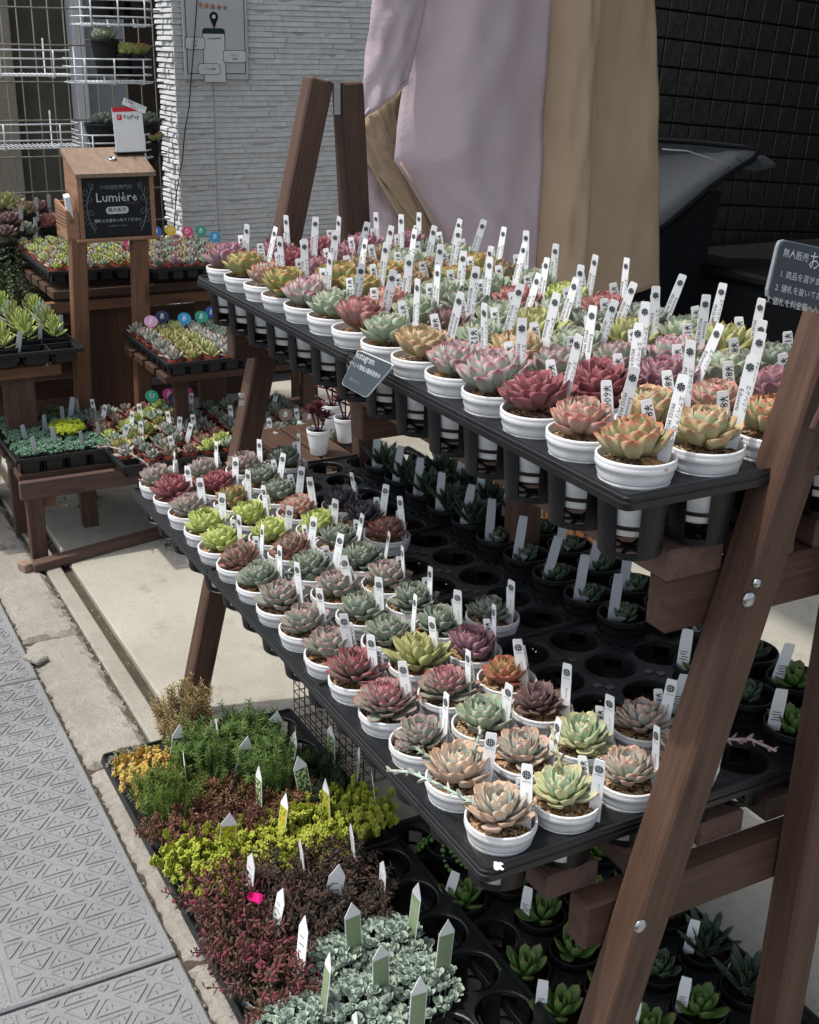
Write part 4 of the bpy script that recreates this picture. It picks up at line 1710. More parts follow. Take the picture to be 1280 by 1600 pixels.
WORDS = {'crust': 'grey green crusty sedum', 'orange': 'golden orange sedum', 'needle': 'feathery green sedum', 'needle2': 'upright needle leaved sedum',
         'darkneedle': 'dark green needle sedum', 'dry': 'tall straw brown sedum', 'redbrown': 'reddish brown sedum', 'brownmix': 'brown and green sedum',
         'limey': 'lime yellow sedum', 'purple': 'purple red trailing sedum', 'darkrose': 'dark brownish sedum', 'silver': 'silvery rosette sedum', 'mound': 'dense dark green mound sedum'}
GRID = [   # rows from the far end, X from -.945
    ['crust', 'dry', 'mound', None],
    ['orange', 'needle2', 'needle2', None],
    ['needle', 'brownmix', 'needle2', 'darkneedle'],
    ['redbrown', 'redbrown', 'brownmix', 'darkneedle'],
    ['limey', 'limey', 'limey', 'limey'],
    ['purple', 'darkrose', 'darkrose', None],
    ['purple', 'darkrose', 'darkrose', None],
    ['purple', 'silver', 'silver', None],
    ['silver', 'silver', 'silver', None],
    ['silver', 'silver', None, None],
]
WPOT = mk_pot(.036, .066, M['poster_pale'], 22, False, taper=.8)


def photo_tag(a, b, seed):
    rnd = random.Random(seed)
    mb = MB()
    # arrow topped glossy label
    w_, h = .0115, .074
    pts = [(-w_, 0), (w_, 0), (w_, h * .80), (0, h), (-w_, h * .80)]
    vs = [(x_, -.0004, z_) for x_, z_ in pts] + [(x_, .0004, z_) for x_, z_ in pts]
    fs = [(0, 1, 2, 3, 4), (9, 8, 7, 6, 5)] + [(i, 5 + i, 5 + (i + 1) % 5, (i + 1) % 5) for i in range(5)]
    mb.add(vs, fs, 0)
    if a:
        mb.add([(-.0105, -.0006, .006), (.0105, -.0006, .006), (.0105, -.0006, .056), (-.0105, -.0006, .056)], [(0, 1, 2, 3)], 1)
        if b:
            mb.add([(-.0105, -.0007, .006), (.0105, -.0007, .006), (.0105, -.0007, .020), (-.0105, -.0007, .020)], [(0, 1, 2, 3)], 2)
    else:
        for q in range(5):
            quad(mb, -.007, .018 + q * .008, .006 - (q % 3) * .003, .0192 + q * .008, -.0006, 1)
    mats = [M['tag'], a or M['ink_grey'], b or M['ink_grey']]
    return mb.mesh('photo_tag', mats)


def mk_photo(name, c1, c2, c3):
    s = NT(name)
    v = s.coord()
    vo = s.n('TexVoronoi')
    vo.inputs['Scale'].default_value = 420
    s.l(v, vo.inputs['Vector'])
    sep = s.n('SeparateColor')
    s.l(vo.outputs['Color'], sep.inputs[0])
    c = s.mix(sep.outputs[0], c1, c2)
    c = s.mix(s.math('GREATER_THAN', sep.outputs[1], .72), c, c3)
    return s.out(c, .3, .5)


PH1 = mk_photo('flower_photo', '2f5a44', '5c7a4a', 'c8cf9a')
PH2 = mk_photo('yellow_photo', 'b3a52c', 'c9bb3c', '7a8a2c')
PT = [photo_tag(PH1, None, 1), photo_tag(PH2, M['lab_cyan'], 2), photo_tag(None, None, 3), photo_tag(M['lab_sage'] if 'lab_sage' in M else plain('sage_print', '8a9a78', .4), None, 4)]
sx0 = -.945
for r, row in enumerate(GRID):
    for c_, k in enumerate(row):
        if not k:
            continue
        X = -.605 - 4 * .085 + r * .085 if r < 5 else -.166 - 4 * .085 + (r - 5) * .085
        Y = -.120 + c_ * .085
        v = (r + c_) % 2 if k in ('needle', 'needle2', 'brownmix', 'redbrown', 'limey', 'darkrose', 'purple', 'silver', 'darkneedle') else 0
        if (k, v) not in FM:
            FM[k, v] = FOL[k](hash_ := sum(map(ord, k)) + v * 31)
        t = thing('sedum_pot', '%s, %s row from the far end, %s from the road' % (WORDS[k], ORD[r], ORD[c_]), 'potted plant', (X, Y, SGZ - .068), 0, 'sedum pots in the trays on the kerb')
        link('pot', WPOT if (k in ('purple', 'darkrose')) else SPOT, t)
        link('soil', HSOIL, t, Matrix.Translation((0, 0, .057)))
        hs_ = {'crust': 1.1, 'mound': 1.3, 'needle2': 1.35, 'dry': 1.75, 'silver': 1.15}.get(k, random.uniform(1.25, 1.85))
        f = link('foliage', FM[k, v], t, Matrix.Translation((0, 0, .062)) @ Matrix.Rotation(random.uniform(0, 6), 4, 'Z') @ Matrix.Rotation(random.uniform(-.12, .12), 4, 'X') @ Matrix.Diagonal((1.16, 1.16, hs_, 1)))
        f['kind'] = 'stuff'
        nb = GRID[r - 1][c_] if r else None
        if nb and nb != k and (nb, 0) in FM and k not in ('silver', 'limey'):
            g = link('stray_sprigs', FM[nb, 0], t, Matrix.Translation((-.030, random.uniform(-.01, .01), .062)) @ Matrix.Rotation(random.uniform(0, 6), 4, 'Z') @ Matrix.Diagonal((.55, .8, hs_ * .9, 1)))
            g['kind'] = 'stuff'
        tm = {'needle': PT[0], 'needle2': PT[0], 'darkneedle': PT[0], 'orange': PT[0], 'brownmix': PT[0], 'redbrown': PT[0], 'limey': PT[1], 'purple': PT[2],
              'darkrose': PT[2], 'silver': PT[3]}.get(k)
        if tm and not (k == 'redbrown' and c_ == 0) and not (r == 3 and c_ == 0):
            m = Matrix.Translation((.004 + random.uniform(-.008, .008), .034, .072)) @ Euler((R_(random.uniform(-12, 8)), R_(random.uniform(-10, 16)), R_(random.choice((random.uniform(70, 100), random.uniform(-16, 10), random.uniform(-22, 0)))))).to_matrix().to_4x4()
            link('photo_tag', tm, t, m @ Matrix.Diagonal((1.05, 1.0, 1.32, 1)))

# the dark mound stands a little proud in its own tall pot; a fallen petal
mb = MB()
vs = []
for i in range(9):
    for j in range(7):
        u, v = i / 8 - .5, j / 6 - .5
        wv = .5 - .9 * u * u
        vs.append((u * .021, v * .016 * (.9 - 1.5 * u * u + .3 * u), .004 * math.sin(u * 5) + .006 * v * v * 4 + .002 * math.sin(9 * v + 6 * u)))
fs = [(i * 7 + j, (i + 1) * 7 + j, (i + 1) * 7 + j + 1, i * 7 + j + 1) for i in range(8) for j in range(6)]
mb.add(vs, fs)
p = at(398, 1404, 2, SGZ + .078)
o = link('petal', mb.mesh('petal', M['magenta'], True), None, Matrix.Translation(p) @ Euler((.5, .3, .8)).to_matrix().to_4x4())
tag(o, 'bright magenta petal fallen on the dark sedum', 'petal')

# small haworthias on the ground under the shelf ---------------------------
gpos = [(0, 0), (1, 0), (2, 0), (4, 0), (1, 1), (3, 1), (4, 1), (0, 1), (2, 2), (0, 2), (3, 2), (1, 3), (4, 3), (2, 3), (0, 3), (5, 2), (3, 3), (1, 2), (2, 1)]
for n_, (i, j) in enumerate(gpos):
    X = -.073 - i * .083 + .0
    kind = 'wide' if (i + j) % 3 else 'round'
    if (i, j) in ((1, 3), (0, 3), (2, 3)):
        kind = 'spiky'
    lay = {'wide': 'fresh green', 'round': 'dark green', 'spiky': 'dark spiky'}[kind]
    haworthia(.02 - (i + 1) * .083, .208 + j * .083, SGZ - .010, 'wide' if kind == 'round' and j < 2 else kind,
              '%s haworthia in ground tray, %s from near edge, %s row from sedum' % (lay, ORD[i], ORD[j]),
              'haworthias in the ground tray under the shelf', 700 + n_, 2 if n_ % 2 else None, 1.25)
# string of pearls in a black pot
t = thing('string_of_pearls', 'trailing string of pearls plant in a black pot below the lower tray', 'potted plant', (-.50, .245, SGZ - .068))
link('pot', HPOT, t)
link('soil', HSOIL, t, Matrix.Translation((0, 0, .058)))
mb = MB()
rnd = random.Random(4)
for s_ in range(26):
    a = rnd.uniform(0, 6.28)
    for q in range(9):
        r = .006 + q * .006
        z = .072 + .006 * math.sin(q) - max(0, r - .034) * 1.4
        c = Vector((r * math.cos(a + q * .12), r * math.sin(a + q * .12), z))
        s = rnd.uniform(.0026, .0042)
        lathe(mb, [(.0001, -s), (s * .8, -s * .6), (s, 0), (s * .8, s * .6), (.0001, s)], 7, 0, c)
mb.a = [(rnd.random() if i % 35 == 0 else .5, .5, .5) for i in range(len(mb.v))]
f = link('foliage', mb.mesh('foliage', HB['pearls'], True, True), t)
f['kind'] = 'stuff'

# wire basket under the shelf
t = thing('wire_basket', 'rusty dark wire basket standing on the concrete behind the sedum tray', 'basket', (-.93, .31, 0))
mb = MB()
bx, by, bh = .13, .09, .16
for q in range(9):
    z = .004 + q * bh / 8
    tube(mb, [(-bx, -by, z), (bx, -by, z), (bx, by, z), (-bx, by, z), (-bx, -by, z)], .0011, 4)
link('hoops', mb.mesh('hoops', M['rust_wire']), t)
mb = MB()
for q in range(11):
    a = -bx + 2 * bx * q / 10
    tube(mb, [(a, -by, bh), (a, -by, 0), (a, by, 0), (a, by, bh)], .0011, 4)
for q in range(1, 8):
    a = -by + 2 * by * q / 8
    tube(mb, [(-bx, a, bh), (-bx, a, 0), (bx, a, 0), (bx, a, bh)], .0011, 4)
link('uprights', mb.mesh('uprights', M['rust_wire']), t)

# ------------------------------------------------------------------ low bench at the left
WD = M['wood']
bt = LZ - .302
bn = thing('low_bench', 'low brown wooden bench at the left with a long batten along its foot', 'bench', (0, 0, 0))
for (X, Y) in ((-2.052, -.052), (-2.235, -.055), (-2.052, .80), (-2.40, .80), (-2.40, -.02)):
    board('leg', (X, Y, bt - .012), (X, Y, .012), .040, .032, WD, bn, (0, 1, 0), .002)
board('leg', (-2.074, -.012, bt - .05), (-2.074, -.012, .135), .034, .020, M['wood_light'], bn, (0, 1, 0), .002)
board('leg', (-2.16, .105, bt - .03), (-2.16, .105, .03), .040, .03, WD, bn, (0, 1, 0), .002)
board('rail', (-2.045, -.085, bt - .024), (-2.045, .88, bt - .024), .046, .020, M['wood_worn'], bn, (0, 0, 1), .002)
for X in (-2.10, -2.20, -2.30, -2.40):
    board('slat', (X, -.08, bt + .0), (X, .88, bt + .0), .070, .018, WD, bn, (1, 0, 0), .002)
board('batten', at(50, 886, 2, .012), at(300, 818, 2, .012), .034, .022, M['wood_worn'], bn, (1, 0, 0), .002)
board('batten_end', (-2.02, -.100, .012), (-1.99, -.088, .012), .030, .022, M['wood_lid'], bn, (0, 1, 0), .002)

# deep black tray with the grey green carpet sedums
def mk_square_pot(w_, h, mat, name='pot', th=.0016):
    mb = MB()
    prof = [(.80, 0), (.97, h - .004), (1.0, h - .004), (1.0, h), (.94, h), (.93, h - .012)]
    vs, fs = [], []
    for s, z in prof:
        r = w_ / 2 * s
        c = r * .22
        for px_, py_ in ((r, -r + c), (r, r - c), (r - c, r), (-r + c, r), (-r, r - c), (-r, -r + c), (-r + c, -r), (r - c, -r)):
            vs.append((px_, py_, z))
    for k in range(len(prof) - 1):
        for i in range(8):
            j = (i + 1) % 8
            fs.append((k * 8 + i, k * 8 + j, k * 8 + 8 + j, k * 8 + 8 + i))
    fs.append(tuple(reversed(range(8))))
    fs.append(tuple(range(len(prof) * 8 - 8, len(prof) * 8)))
    mb.add(vs, fs)
    return mb.mesh(name, mat)


def cell_tray(x, y, z, nx, ny, p, depth, label, group=None, lip=.008, filled=False):
    """square celled tray: raised grid, cups hanging below"""
    t = thing('cell_tray', label, 'plant tray', (x, y, z), 0, group)
    mb = MB()
    b = .006
    for i in range(nx + 1):
        X = p / 2 - i * p
        box(mb, (X - b / 2, -p / 2 - b / 2, -.002), (X + b / 2, (ny - .5) * p + b / 2, .0015), .0006)
    for j in range(ny + 1):
        Y = -p / 2 + j * p
        box(mb, (-(nx - .5) * p - b / 2, Y - b / 2, -.0025), (p / 2 + b / 2, Y + b / 2, .0010), .0006)
    link('grid', mb.mesh('grid', M['black_tray']), t)
    mb = MB()
    x0, x1, y0, y1 = -(nx - .5) * p - .010, p / 2 + .010, -p / 2 - .010, (ny - .5) * p + .010
    for lo, hi in (((x0, y0, -lip), (x1, y0 + .006, .003)), ((x0, y1 - .006, -lip), (x1, y1, .003)), ((x0, y0 + .006, -lip), (x0 + .006, y1 - .006, .003)),
                   ((x1 - .006, y0 + .006, -lip), (x1, y1 - .006, .003))):
        box(mb, lo, hi, .001)
    link('edge', mb.mesh('edge', M['black_tray']), t)
    k = ('cell', p, depth)
    if k not in _dk:
        mb = MB()
        for s_ in ((1, 0), (-1, 0), (0, 1), (0, -1)):
            if s_[0]:
                box(mb, (s_[0] * p * .43 - .001, -p * .34, -depth), (s_[0] * p * .43 + .001, p * .34, -.003), .0004)
            else:
                box(mb, (-p * .34, s_[1] * p * .43 - .001, -depth), (p * .34, s_[1] * p * .43 + .001, -.003), .0004)
        box(mb, (-p * .36, -p * .36, -depth - .0018), (p * .36, p * .36, -depth - .0002), .0004)
        _dk[k] = mb.mesh('cup', M['black_tray'])
    for i in range(nx):
        for j in range(ny):
            link('cup', _dk[k], t, Matrix.Translation((-i * p, j * p, 0)))
    return t


TZ = LZ - .252
cp = .0575
cell_tray(-2.098, -.046, TZ - .002, 6, 4, cp, .046, 'black square celled tray of blue green carpet sedum on the low bench')
SQ = mk_square_pot(cp * .93, .050, M['black'])
tealm = [micro_rosettes(60 + i, 34, .031, .0095, HB['teal'], 11, .006, .002) for i in range(3)]
for i in range(6):
    for j in range(4):
        if (i, j) in ((2, 3), (3, 3)):
            continue
        t = thing('carpet_sedum', 'blue green carpet sedum on the low bench, %s row from the front, %s from left' % (ORD[i], ORD[j]), 'potted plant',
                  (-2.098 - i * cp, -.046 + j * cp, TZ - .046), 0, 'carpet sedums in the square celled tray')
        link('pot', SQ, t)
        f = link('foliage', tealm[(i + j * 2) % 3], t, Matrix.Translation((0, 0, .046)) @ Matrix.Rotation(random.uniform(0, 6), 4, 'Z'))
        f['kind'] = 'stuff'
        if (i + j) % 2 == 0:
            put_tag(t, HT[0], .012, .02, .018, R_(random.uniform(112, 136)), R_(random.uniform(-8, 8)), 0, 'blank_tag')
# bushy pots on top
bm = micro_rosettes(90, 60, .052, .014, HB['olive'], 11, .050, .0, .8)
for n_, (px, py, lab) in enumerate(((255 / 3.048, 655, 'round bushy olive green succulent in grey pot at the back of the carpet sedum'),
                                    (400 / 3.048, 668, 'spreading olive green succulent in grey pot beside the wooden post'))):
    p = at(px, py, 0, -2.36)
    t = thing('bushy_succulent', lab, 'potted plant', (p.x, p.y, p.z - .075))
    link('pot', mk_pot(.040, .062, M['poster'], 22, False), t)
    f = link('foliage', bm, t, Matrix.Translation((0, 0, .058)) @ Matrix.Rotation(n_ * 2, 4, 'Z') @ Matrix.Scale(.95, 4))
    f['kind'] = 'stuff'
    put_tag(t, HT[0], .01, .04, .060, R_(60), R_(10), 0, 'blank_tag')
t = thing('lime_moss_pot', 'vivid lime yellow tufted plant among the blue green carpet sedum', 'potted plant', (-2.19, .075, TZ - .020))
link('pot', mk_square_pot(.05, .045, M['black']), t)
f = link('foliage', stem_clump(5, 120, .026, .014, .005, .010, .2, 12, herb('vivid_lime', '93a424', 'a5b230', 'b5bc3c'), .006, .4, True), t, Matrix.Translation((0, 0, .036)))
f['kind'] = 'stuff'

# trays of small red pots -----------------------------------------------
RPOT = mk_pot(.0200, .026, M['red_pot'], 14, False)
RP = {}


def small_rosette(k, seed, ns=3):
    key = (k, seed)
    if key in RP:
        return RP[key]
    s, _, mat = species(k)
    rnd = random.Random(k + str(seed))
    mb = MB()
    n = 17
    for i in range(n):
        f = (i + .5) / n
        L = .022 * (.5 + .5 * f)
        vs, fs, at_ = leaf_geo(L, L * (s[8] + .02), L * s[9] * 1.3, s[10], .15, .25, ns, f, .05)
        mb.add(vs, fs, 0, at_, leaf_matrix(i * 2.4 + rnd.uniform(-.2, .2), R_(12 + 62 * f + rnd.uniform(-8, 8)), .002 * f, .010 * (1 - f), 1, 0))
    RP[key] = mb.mesh('rosette', mat, True, True)
    return RP[key]


def round_label(parent, col, txt, x, y, z, yaw):
    mb = MB()
    vs, fs = [], []
    n = 16
    for d in (-.0004, .0004):
        for i in range(n):
            a = 2 * math.pi * i / n
            vs.append((.0185 * math.cos(a), d, .034 + .0160 * math.sin(a)))
    fs = [tuple(range(n)), tuple(reversed(range(n, 2 * n)))] + [(i, i + n, (i + 1) % n + n, (i + 1) % n) for i in range(n)]
    mb.add(vs, fs, 0)
    box(mb, (-.002, -.0005, 0), (.002, .0005, .020), .0002, 0)
    put_text(mb, txt, .021, frameM((0, -.0007, .034), (1, 0, 0), (0, 0, 1)), 1)
    o = put_tag(parent, mb.mesh('round_label', [col, M['tag']]), x, y, z, yaw, R_(14), R_(-8), 'round_label')
    return o


def small_tray(x, y, z, nx, ny, p, kinds, where, label, group, hide=lambda i, j: False, labels=(), depth=.030, tagp=0.0, big=1.0):
    cell = cell_tray(x, y, z, nx, ny, p, depth, label)
    rnd = random.Random(int(x * 1000) + nx)
    for i in range(nx):
        for j in range(ny):
            if hide(i, j):
                continue
            k = kinds(i, j) if callable(kinds) else kinds[(i * 3 + j * 5) % len(kinds)]
            t = thing('small_succulent', 'little %s succulent, %s, %s row, %s from left' % (SP[k][14], where, ORD[i], ORD[j]), 'potted plant',
                      (x - i * p + rnd.uniform(-.002, .002), y + j * p + rnd.uniform(-.002, .002), z - .020), 0, group)
            link('pot', RPOT, t)
            link('rosette', small_rosette(k, (i + j) % 2), t, Matrix.Translation((0, 0, .022)) @ Euler((rnd.uniform(-.2, .2), rnd.uniform(-.2, .2), rnd.uniform(0, 6))).to_matrix().to_4x4()
                 @ Matrix.Scale(rnd.uniform(1.05, 1.4) * big, 4))
            if (i, j) in dict(labels):
                col, txt = dict(labels)[i, j]
                round_label(t, M['lab_' + col], txt, 0, .015, .030, R_(70))
            elif rnd.random() < tagp:
                put_tag(t, TAGL[0], .004, .014, -.004, R_(rnd.uniform(40, 85)), R_(rnd.uniform(-16, 16)), R_(-4))


# upper left tray and its neighbour, on the display stand
zt = LZ + .100
pp = .0445
small_tray(-2.625, .178, zt, 12, 6, pp, ['lime', 'palegreen', 'peachyellow', 'pinktip', 'yellowgreen', 'lime', 'greenred'], 'far left upper tray', 'black tray of little red pots behind the money box', 'small red pots in the upper left tray',
           labels=(((3, 5), ('rose', 'B')),))
small_tray(-2.560, .455, zt, 11, 6, pp, ['greypink', 'palegreen', 'peachpink', 'pinktip', 'greengrey', 'mauve', 'yellowgreen'], 'white wall upper tray', 'black tray of little red pots against the white brick wall', 'small red pots in the upper right tray',
           labels=(((10, 0), ('pink', 'B')), ((9, 2), ('blue', 'B')), ((9, 3), ('yellow', 'U')), ((8, 4), ('rose', 'D')), ((8, 5), ('teal', 'B')), ((5, 5), ('cyan', 'B'))))
# middle tray
pm = .0475
small_tray(-2.075, .335, LZ - .050, 8, 7, pm, lambda i, j: ('greypink', 'aloegreen', 'yellowgreen', 'pinktip', 'greengrey', 'greengrey', 'palegreen')[j], 'middle step tray',
           'black tray of little red pots on the middle step', 'small red pots in the middle tray', hide=lambda i, j: (j == 4 and i < 2) or (j == 5 and i == 0),
           labels=(((6, 0), ('pink', 'B')), ((7, 1), ('navy', 'B')), ((6, 2), ('cyan', 'B')), ((6, 3), ('teal', 'B')), ((7, 4), ('blue', 'B')), ((7, 5), ('brown', 'B')), ((6, 6), ('hotpink', 'B'))), big=1.25)
# assorted trays on the bench
small_tray(-1.925, .165, LZ - .250, 9, 6, .050, ['greengrey', 'palegreen', 'sagered', 'pinktip', 'lime', 'greypink', 'aloegreen', 'pinkred'], 'bench end tray',
           'shallow grey black tray of assorted little succulents on the low bench', 'small red pots on the low bench', hide=lambda i, j: (i * 5 + j * 3) % 7 == 0 and i < 4, tagp=.28, big=1.15,
           labels=(((8, 3), ('teal', 'U')), ((8, 4), ('hotpink', 'B')), ((7, 4), ('navy', 'B')), ((8, 5), ('hotpink', 'C'))))
small_tray(-1.86, .480, LZ - .250, 9, 5, .050, ['greengrey', 'palegreen', 'olivebrown', 'greypink'], 'bench tray behind leg',
           'dark tray of grey green succulents on the bench behind the shelf', 'small red pots behind the shelf leg', tagp=.25, big=1.15,
           labels=(((3, 2), ('brown', 'B')), ((2, 3), ('brown', 'B'))))
# left middle tray with bigger green plants
cell_tray(-2.245, -.27, LZ - .025, 6, 6, .072, .034, 'black square celled tray of tall green succulents at the left edge')
TP = {}
for n_, k in enumerate(('lime', 'aloegreen', 'palegreen')):
    s, _, mat = species(k)
    mb = MB()
    for i in range(24):
        f = (i + .5) / 24
        L = .040 * (.6 + .4 * f)
        vs, fs, at_ = leaf_geo(L, L * .28, L * .12, 1, .12, .2, 4, f * .6, .05)
        mb.add(vs, fs, 0, at_, leaf_matrix(i * 2.4, R_(10 + 66 * f), .003, .045 * (1 - f), 1, 0))
    TP[n_] = mb.mesh('rosette', mat, True, True)
SQ2 = mk_square_pot(.064, .042, M['black'])
for i in range(6):
    for j in range(6):
        if i == 0 and j > 3:
            continue
        t = thing('tall_succulent', 'tall pointed green succulent in left edge tray, %s row, %s from left' % (ORD[i], ORD[j]), 'potted plant',
                  (-2.245 - i * .072, -.27 + j * .072, LZ - .055), 0, 'tall green succulents at the left edge')
        link('pot', SQ2, t)
        link('rosette', TP[(i + j) % 3 if i > 1 else (0 if j > 3 else (i + j) % 3)], t, Matrix.Translation((0, 0, .040)) @ Matrix.Rotation(random.uniform(0, 6), 4, 'Z') @ Matrix.Scale(random.uniform(.9, 1.15), 4))
        if (i + j) % 2:
            put_tag(t, HT[0], .02, .024, .008, R_(random.uniform(105, 130)), R_(random.uniform(-5, 18)), 0, 'blank_tag')
# big loose plants above at far left
for n_, (px, py, X, k, sc, lab) in enumerate((
        (40, 330, -3.22, 'olivebrown', 1.6, 'wide olive rosette in black pot at the top left'), (15, 345, -3.1, 'mauvebrown', 1.7, 'dull brown rosette plant at the left edge'),
        (75, 350, -3.25, 'pinkred', 1.8, 'reddish rosette in black pot behind the upper left tray'), (38, 362, -3.15, 'greengrey', 1.7, 'pale blue green rosette at the far corner of the upper left tray'),
        (95, 345, -3.28, 'rosewood', 1.6, 'brown red rosette in black pot next to the money box'), (8, 322, -3.3, 'yellowgreen', 2.0, 'yellow green rosette at the top left edge'),
        (60, 325, -3.35, 'sagered', 1.6, 'rusty green rosette below the wire fence'))):
    p = at(px, py, 0, X)
    t = thing('large_succulent', lab, 'potted plant', (p.x, p.y, p.z - .075))
    link('pot', HPOT, t)
    link('rosette', rosette_mesh(k, n_ % 3), t, Matrix.Translation((0, 0, .066)) @ Matrix.Scale(sc * .72, 4))
    put_tag(t, HT[0], .02, .03, .045, R_(115), R_(5), 0, 'blank_tag')
# trailing plant hanging down the left edge
t = thing('trailing_succulent', 'grey green trailing succulent hanging down at the left edge', 'potted plant', at(10, 385, 0, -3.0))
link('pot', HPOT, t, Matrix.Translation((0, 0, -.05)))
f = link('foliage', stem_clump(8, 60, -.19, .05, .03, .016, .5, 26, HB['olive'], .02, .1), t, Matrix.Translation((0, 0, .03)))
f['kind'] = 'stuff'
link('rosette', rosette_mesh('mauvebrown', 1), t, Matrix.Translation((0, 0, .03)) @ Matrix.Scale(1.1, 4))

# ------------------------------------------------------------------ display stand (stepped, dark wood)
ds = thing('display_stand', 'stepped brown wooden display stand carrying the back trays', 'display stand', (0, 0, 0))
for Y in (.17, .36, .55, .74):
    board('slat', (-2.62, Y - .02, zt - .062), (-2.62, Y + .175, zt - .062), .075, .024, WD, ds, (1, 0, 0), .002)
for X in (-2.72, -2.82, -2.92, -3.02):
    board('slat', (X, .15, zt - .062), (X, .95, zt - .062), .075, .024, WD, ds, (1, 0, 0), .002)
board('rail', (-2.60, .12, zt - .098), (-2.60, .95, zt - .098), .030, .024, M['wood_light'], ds, (0, 0, 1), .002)
for Y in (.262, .62, .93):
    board('post', (-2.635, Y, zt - .10), (-2.635, Y, 0), .085, .024, WD, ds, (0, 1, 0), .002)
board('post', (-2.66, .345, zt - .10), (-2.66, .345, 0), .095, .020, M['wood_light'], ds, (0, 1, 0), .002)
for z_ in (.10, .19, .28, .37, .46):  # dark boards added so the gap behind the stand reads as shade
    board('dark_backing', (-3.08, .0, z_), (-3.08, .95, z_), .060, .018, M['wood_dark'], ds, (0, 0, 1), .002)
for Y in (.36, .72):
    board('post', (-2.13, Y, LZ - .10), (-2.13, Y, .24), .036, .026, WD, ds, (0, 1, 0), .002)
for X in (-2.10, -2.20, -2.30, -2.40):
    board('slat', (X, .30, LZ - .094), (X, .95, LZ - .094), .075, .020, M['wood_dark'], ds, (1, 0, 0), .002)
# left step
board('rail', (-2.26, -.45, LZ - .085), (-2.26, .085, LZ - .085), .030, .024, M['wood_light'], ds, (0, 0, 1), .002)
board('post', (-2.285, -.02, LZ - .10), (-2.285, -.02, .20), .080, .022, WD, ds, (0, 1, 0), .002)
for X in (-2.33, -2.43, -2.53, -2.63):
    board('slat', (X, -.45, LZ - .085), (X, .085, LZ - .085), .075, .020, WD, ds, (1, 0, 0), .002)
for z_ in (.26, .34, .42):  # more added dark backing, standing in for shade behind the left step
    board('dark_backing', (-2.70, -.40, z_), (-2.70, .22, z_), .060, .018, M['wood_dark'], ds, (0, 0, 1), .002)
# block wall peeping between
t = thing('block_wall', 'grey concrete block wall low behind the display stand', 'wall', (-3.2, .3, 0))
for i in range(6):
    for j in range(3):
        mb = MB()
        box(mb, (-.05, -.6 + i * .20, .002 + j * .10), (.05, -.6 + i * .20 + .195, .002 + j * .10 + .095), .003)
        link('block', mb.mesh('block', M['siding']), t)

# ------------------------------------------------------------------ money box on two posts
mbx = thing('money_box', 'wooden money box with a black chalkboard front on two square posts', 'money box', (0, 0, 0))
XB = -2.45
WB = M['wood_box']
WL = M['wood_light']
for (a, b) in (((107 + 134) / 2, 131), ((204 + 230) / 2, 225)):
    p0 = at(a, 372, 0, XB)
    p1 = at(b, 650, 0, XB)
    d = (p1 - p0)
    p2 = p0 + d * (p0.z / -d.z)
    board('post', p0, p2, .043, .040, WL, mbx, (0, 1, 0), .003)
fl, fr = at(128, 372, 0, XB + .02), at(243, 372, 0, XB + .02)
tl, tr = at(132, 272, 0, XB + .02), at(243, 277, 0, XB + .02)
y0, y1 = fl.y - .002, fr.y + .004
z0, z1 = fl.z - .003, (tl.z + tr.z) / 2 + .004
DX = .135
zb = z1 + .045                       # back is higher: the lid slopes forward


def prism(mb, pts, y0_, y1_, mat=0):
    k = len(pts)
    vs = [(x_, y0_, z_) for x_, z_ in pts] + [(x_, y1_, z_) for x_, z_ in pts]
    fs = [tuple(range(k)), tuple(reversed(range(k, 2 * k)))] + [(i, i + k, (i + 1) % k + k, (i + 1) % k) for i in range(k)]
    mb.add(vs, fs, mat)


xf = XB + .02
for (a, b) in ((y0, y0 + .012), (y1 - .012, y1)):
    mb = MB()
    prism(mb, [(xf, z0), (xf, z1 - .002), (xf - DX, zb - .002), (xf - DX, z0)], a, b)
    link('side_panel', mb.mesh('side_panel', WB), mbx)
mb = MB()
box(mb, (xf - DX + .001, y0 + .012, z0), (xf - DX + .012, y1 - .012, zb - .004), .001)
link('back_panel', mb.mesh('back_panel', WB), mbx)
mb = MB()
box(mb, (xf - DX - .004, y0 - .012, z0 - .010), (xf + .008, y1 + .004, z0 - .0005), .002)
link('bottom_board', mb.mesh('bottom_board', WB), mbx)
mb = MB()
prism(mb, [(xf + .010, z1 - .006), (xf + .010, z1 + .004), (xf - DX - .008, zb + .012), (xf - DX - .008, zb + .001)], y0 - .004, y1 + .004)
lid = link('lid', mb.mesh('lid', M['wood_lid']), mbx)
mb = MB()
box(mb, (xf - .012, y0 + .0125, z0 + .0005), (xf - .003, y1 - .0125, z1 - .003), .001)
cbd = link('chalkboard', mb.mesh('chalkboard', M['chalkboard']), mbx)
cx, cz = (y0 + y1) / 2, (z0 + z1) / 2
F0 = lambda u, v, d=.0: Vector((xf - .0022 + d, cx + u, cz + v))
mb = MB()
for body, sz, v, mi in (('多肉植物専門店', .0125, .048, 1), ('Lumière', .034, .022, 0), ('値札とお金をいれてください', .0098, -.038, 0), ('多肉植物のある暮らし', .0055, -.052, 1)):
    put_text(mb, body, sz, frameM(F0(.0, v), (0, 1, 0), (0, 0, 1)), mi)
put_text(mb, 'リュミエール', .0065, frameM(F0(.042, .006), (0, 1, 0), (0, 0, 1)), 1)
# pill
pts = []
for i in range(20):
    a = 2 * math.pi * i / 20
    pts.append(F0((.021 if math.cos(a) > 0 else -.021) + .0095 * math.cos(a), -.011 + .0095 * math.sin(a), -.0003))
mb.add(pts, [tuple(range(20))], 0)
put_text(mb, '無人販売', .0125, frameM(F0(0, -.011, .0003), (0, 1, 0), (0, 0, 1)), 2)
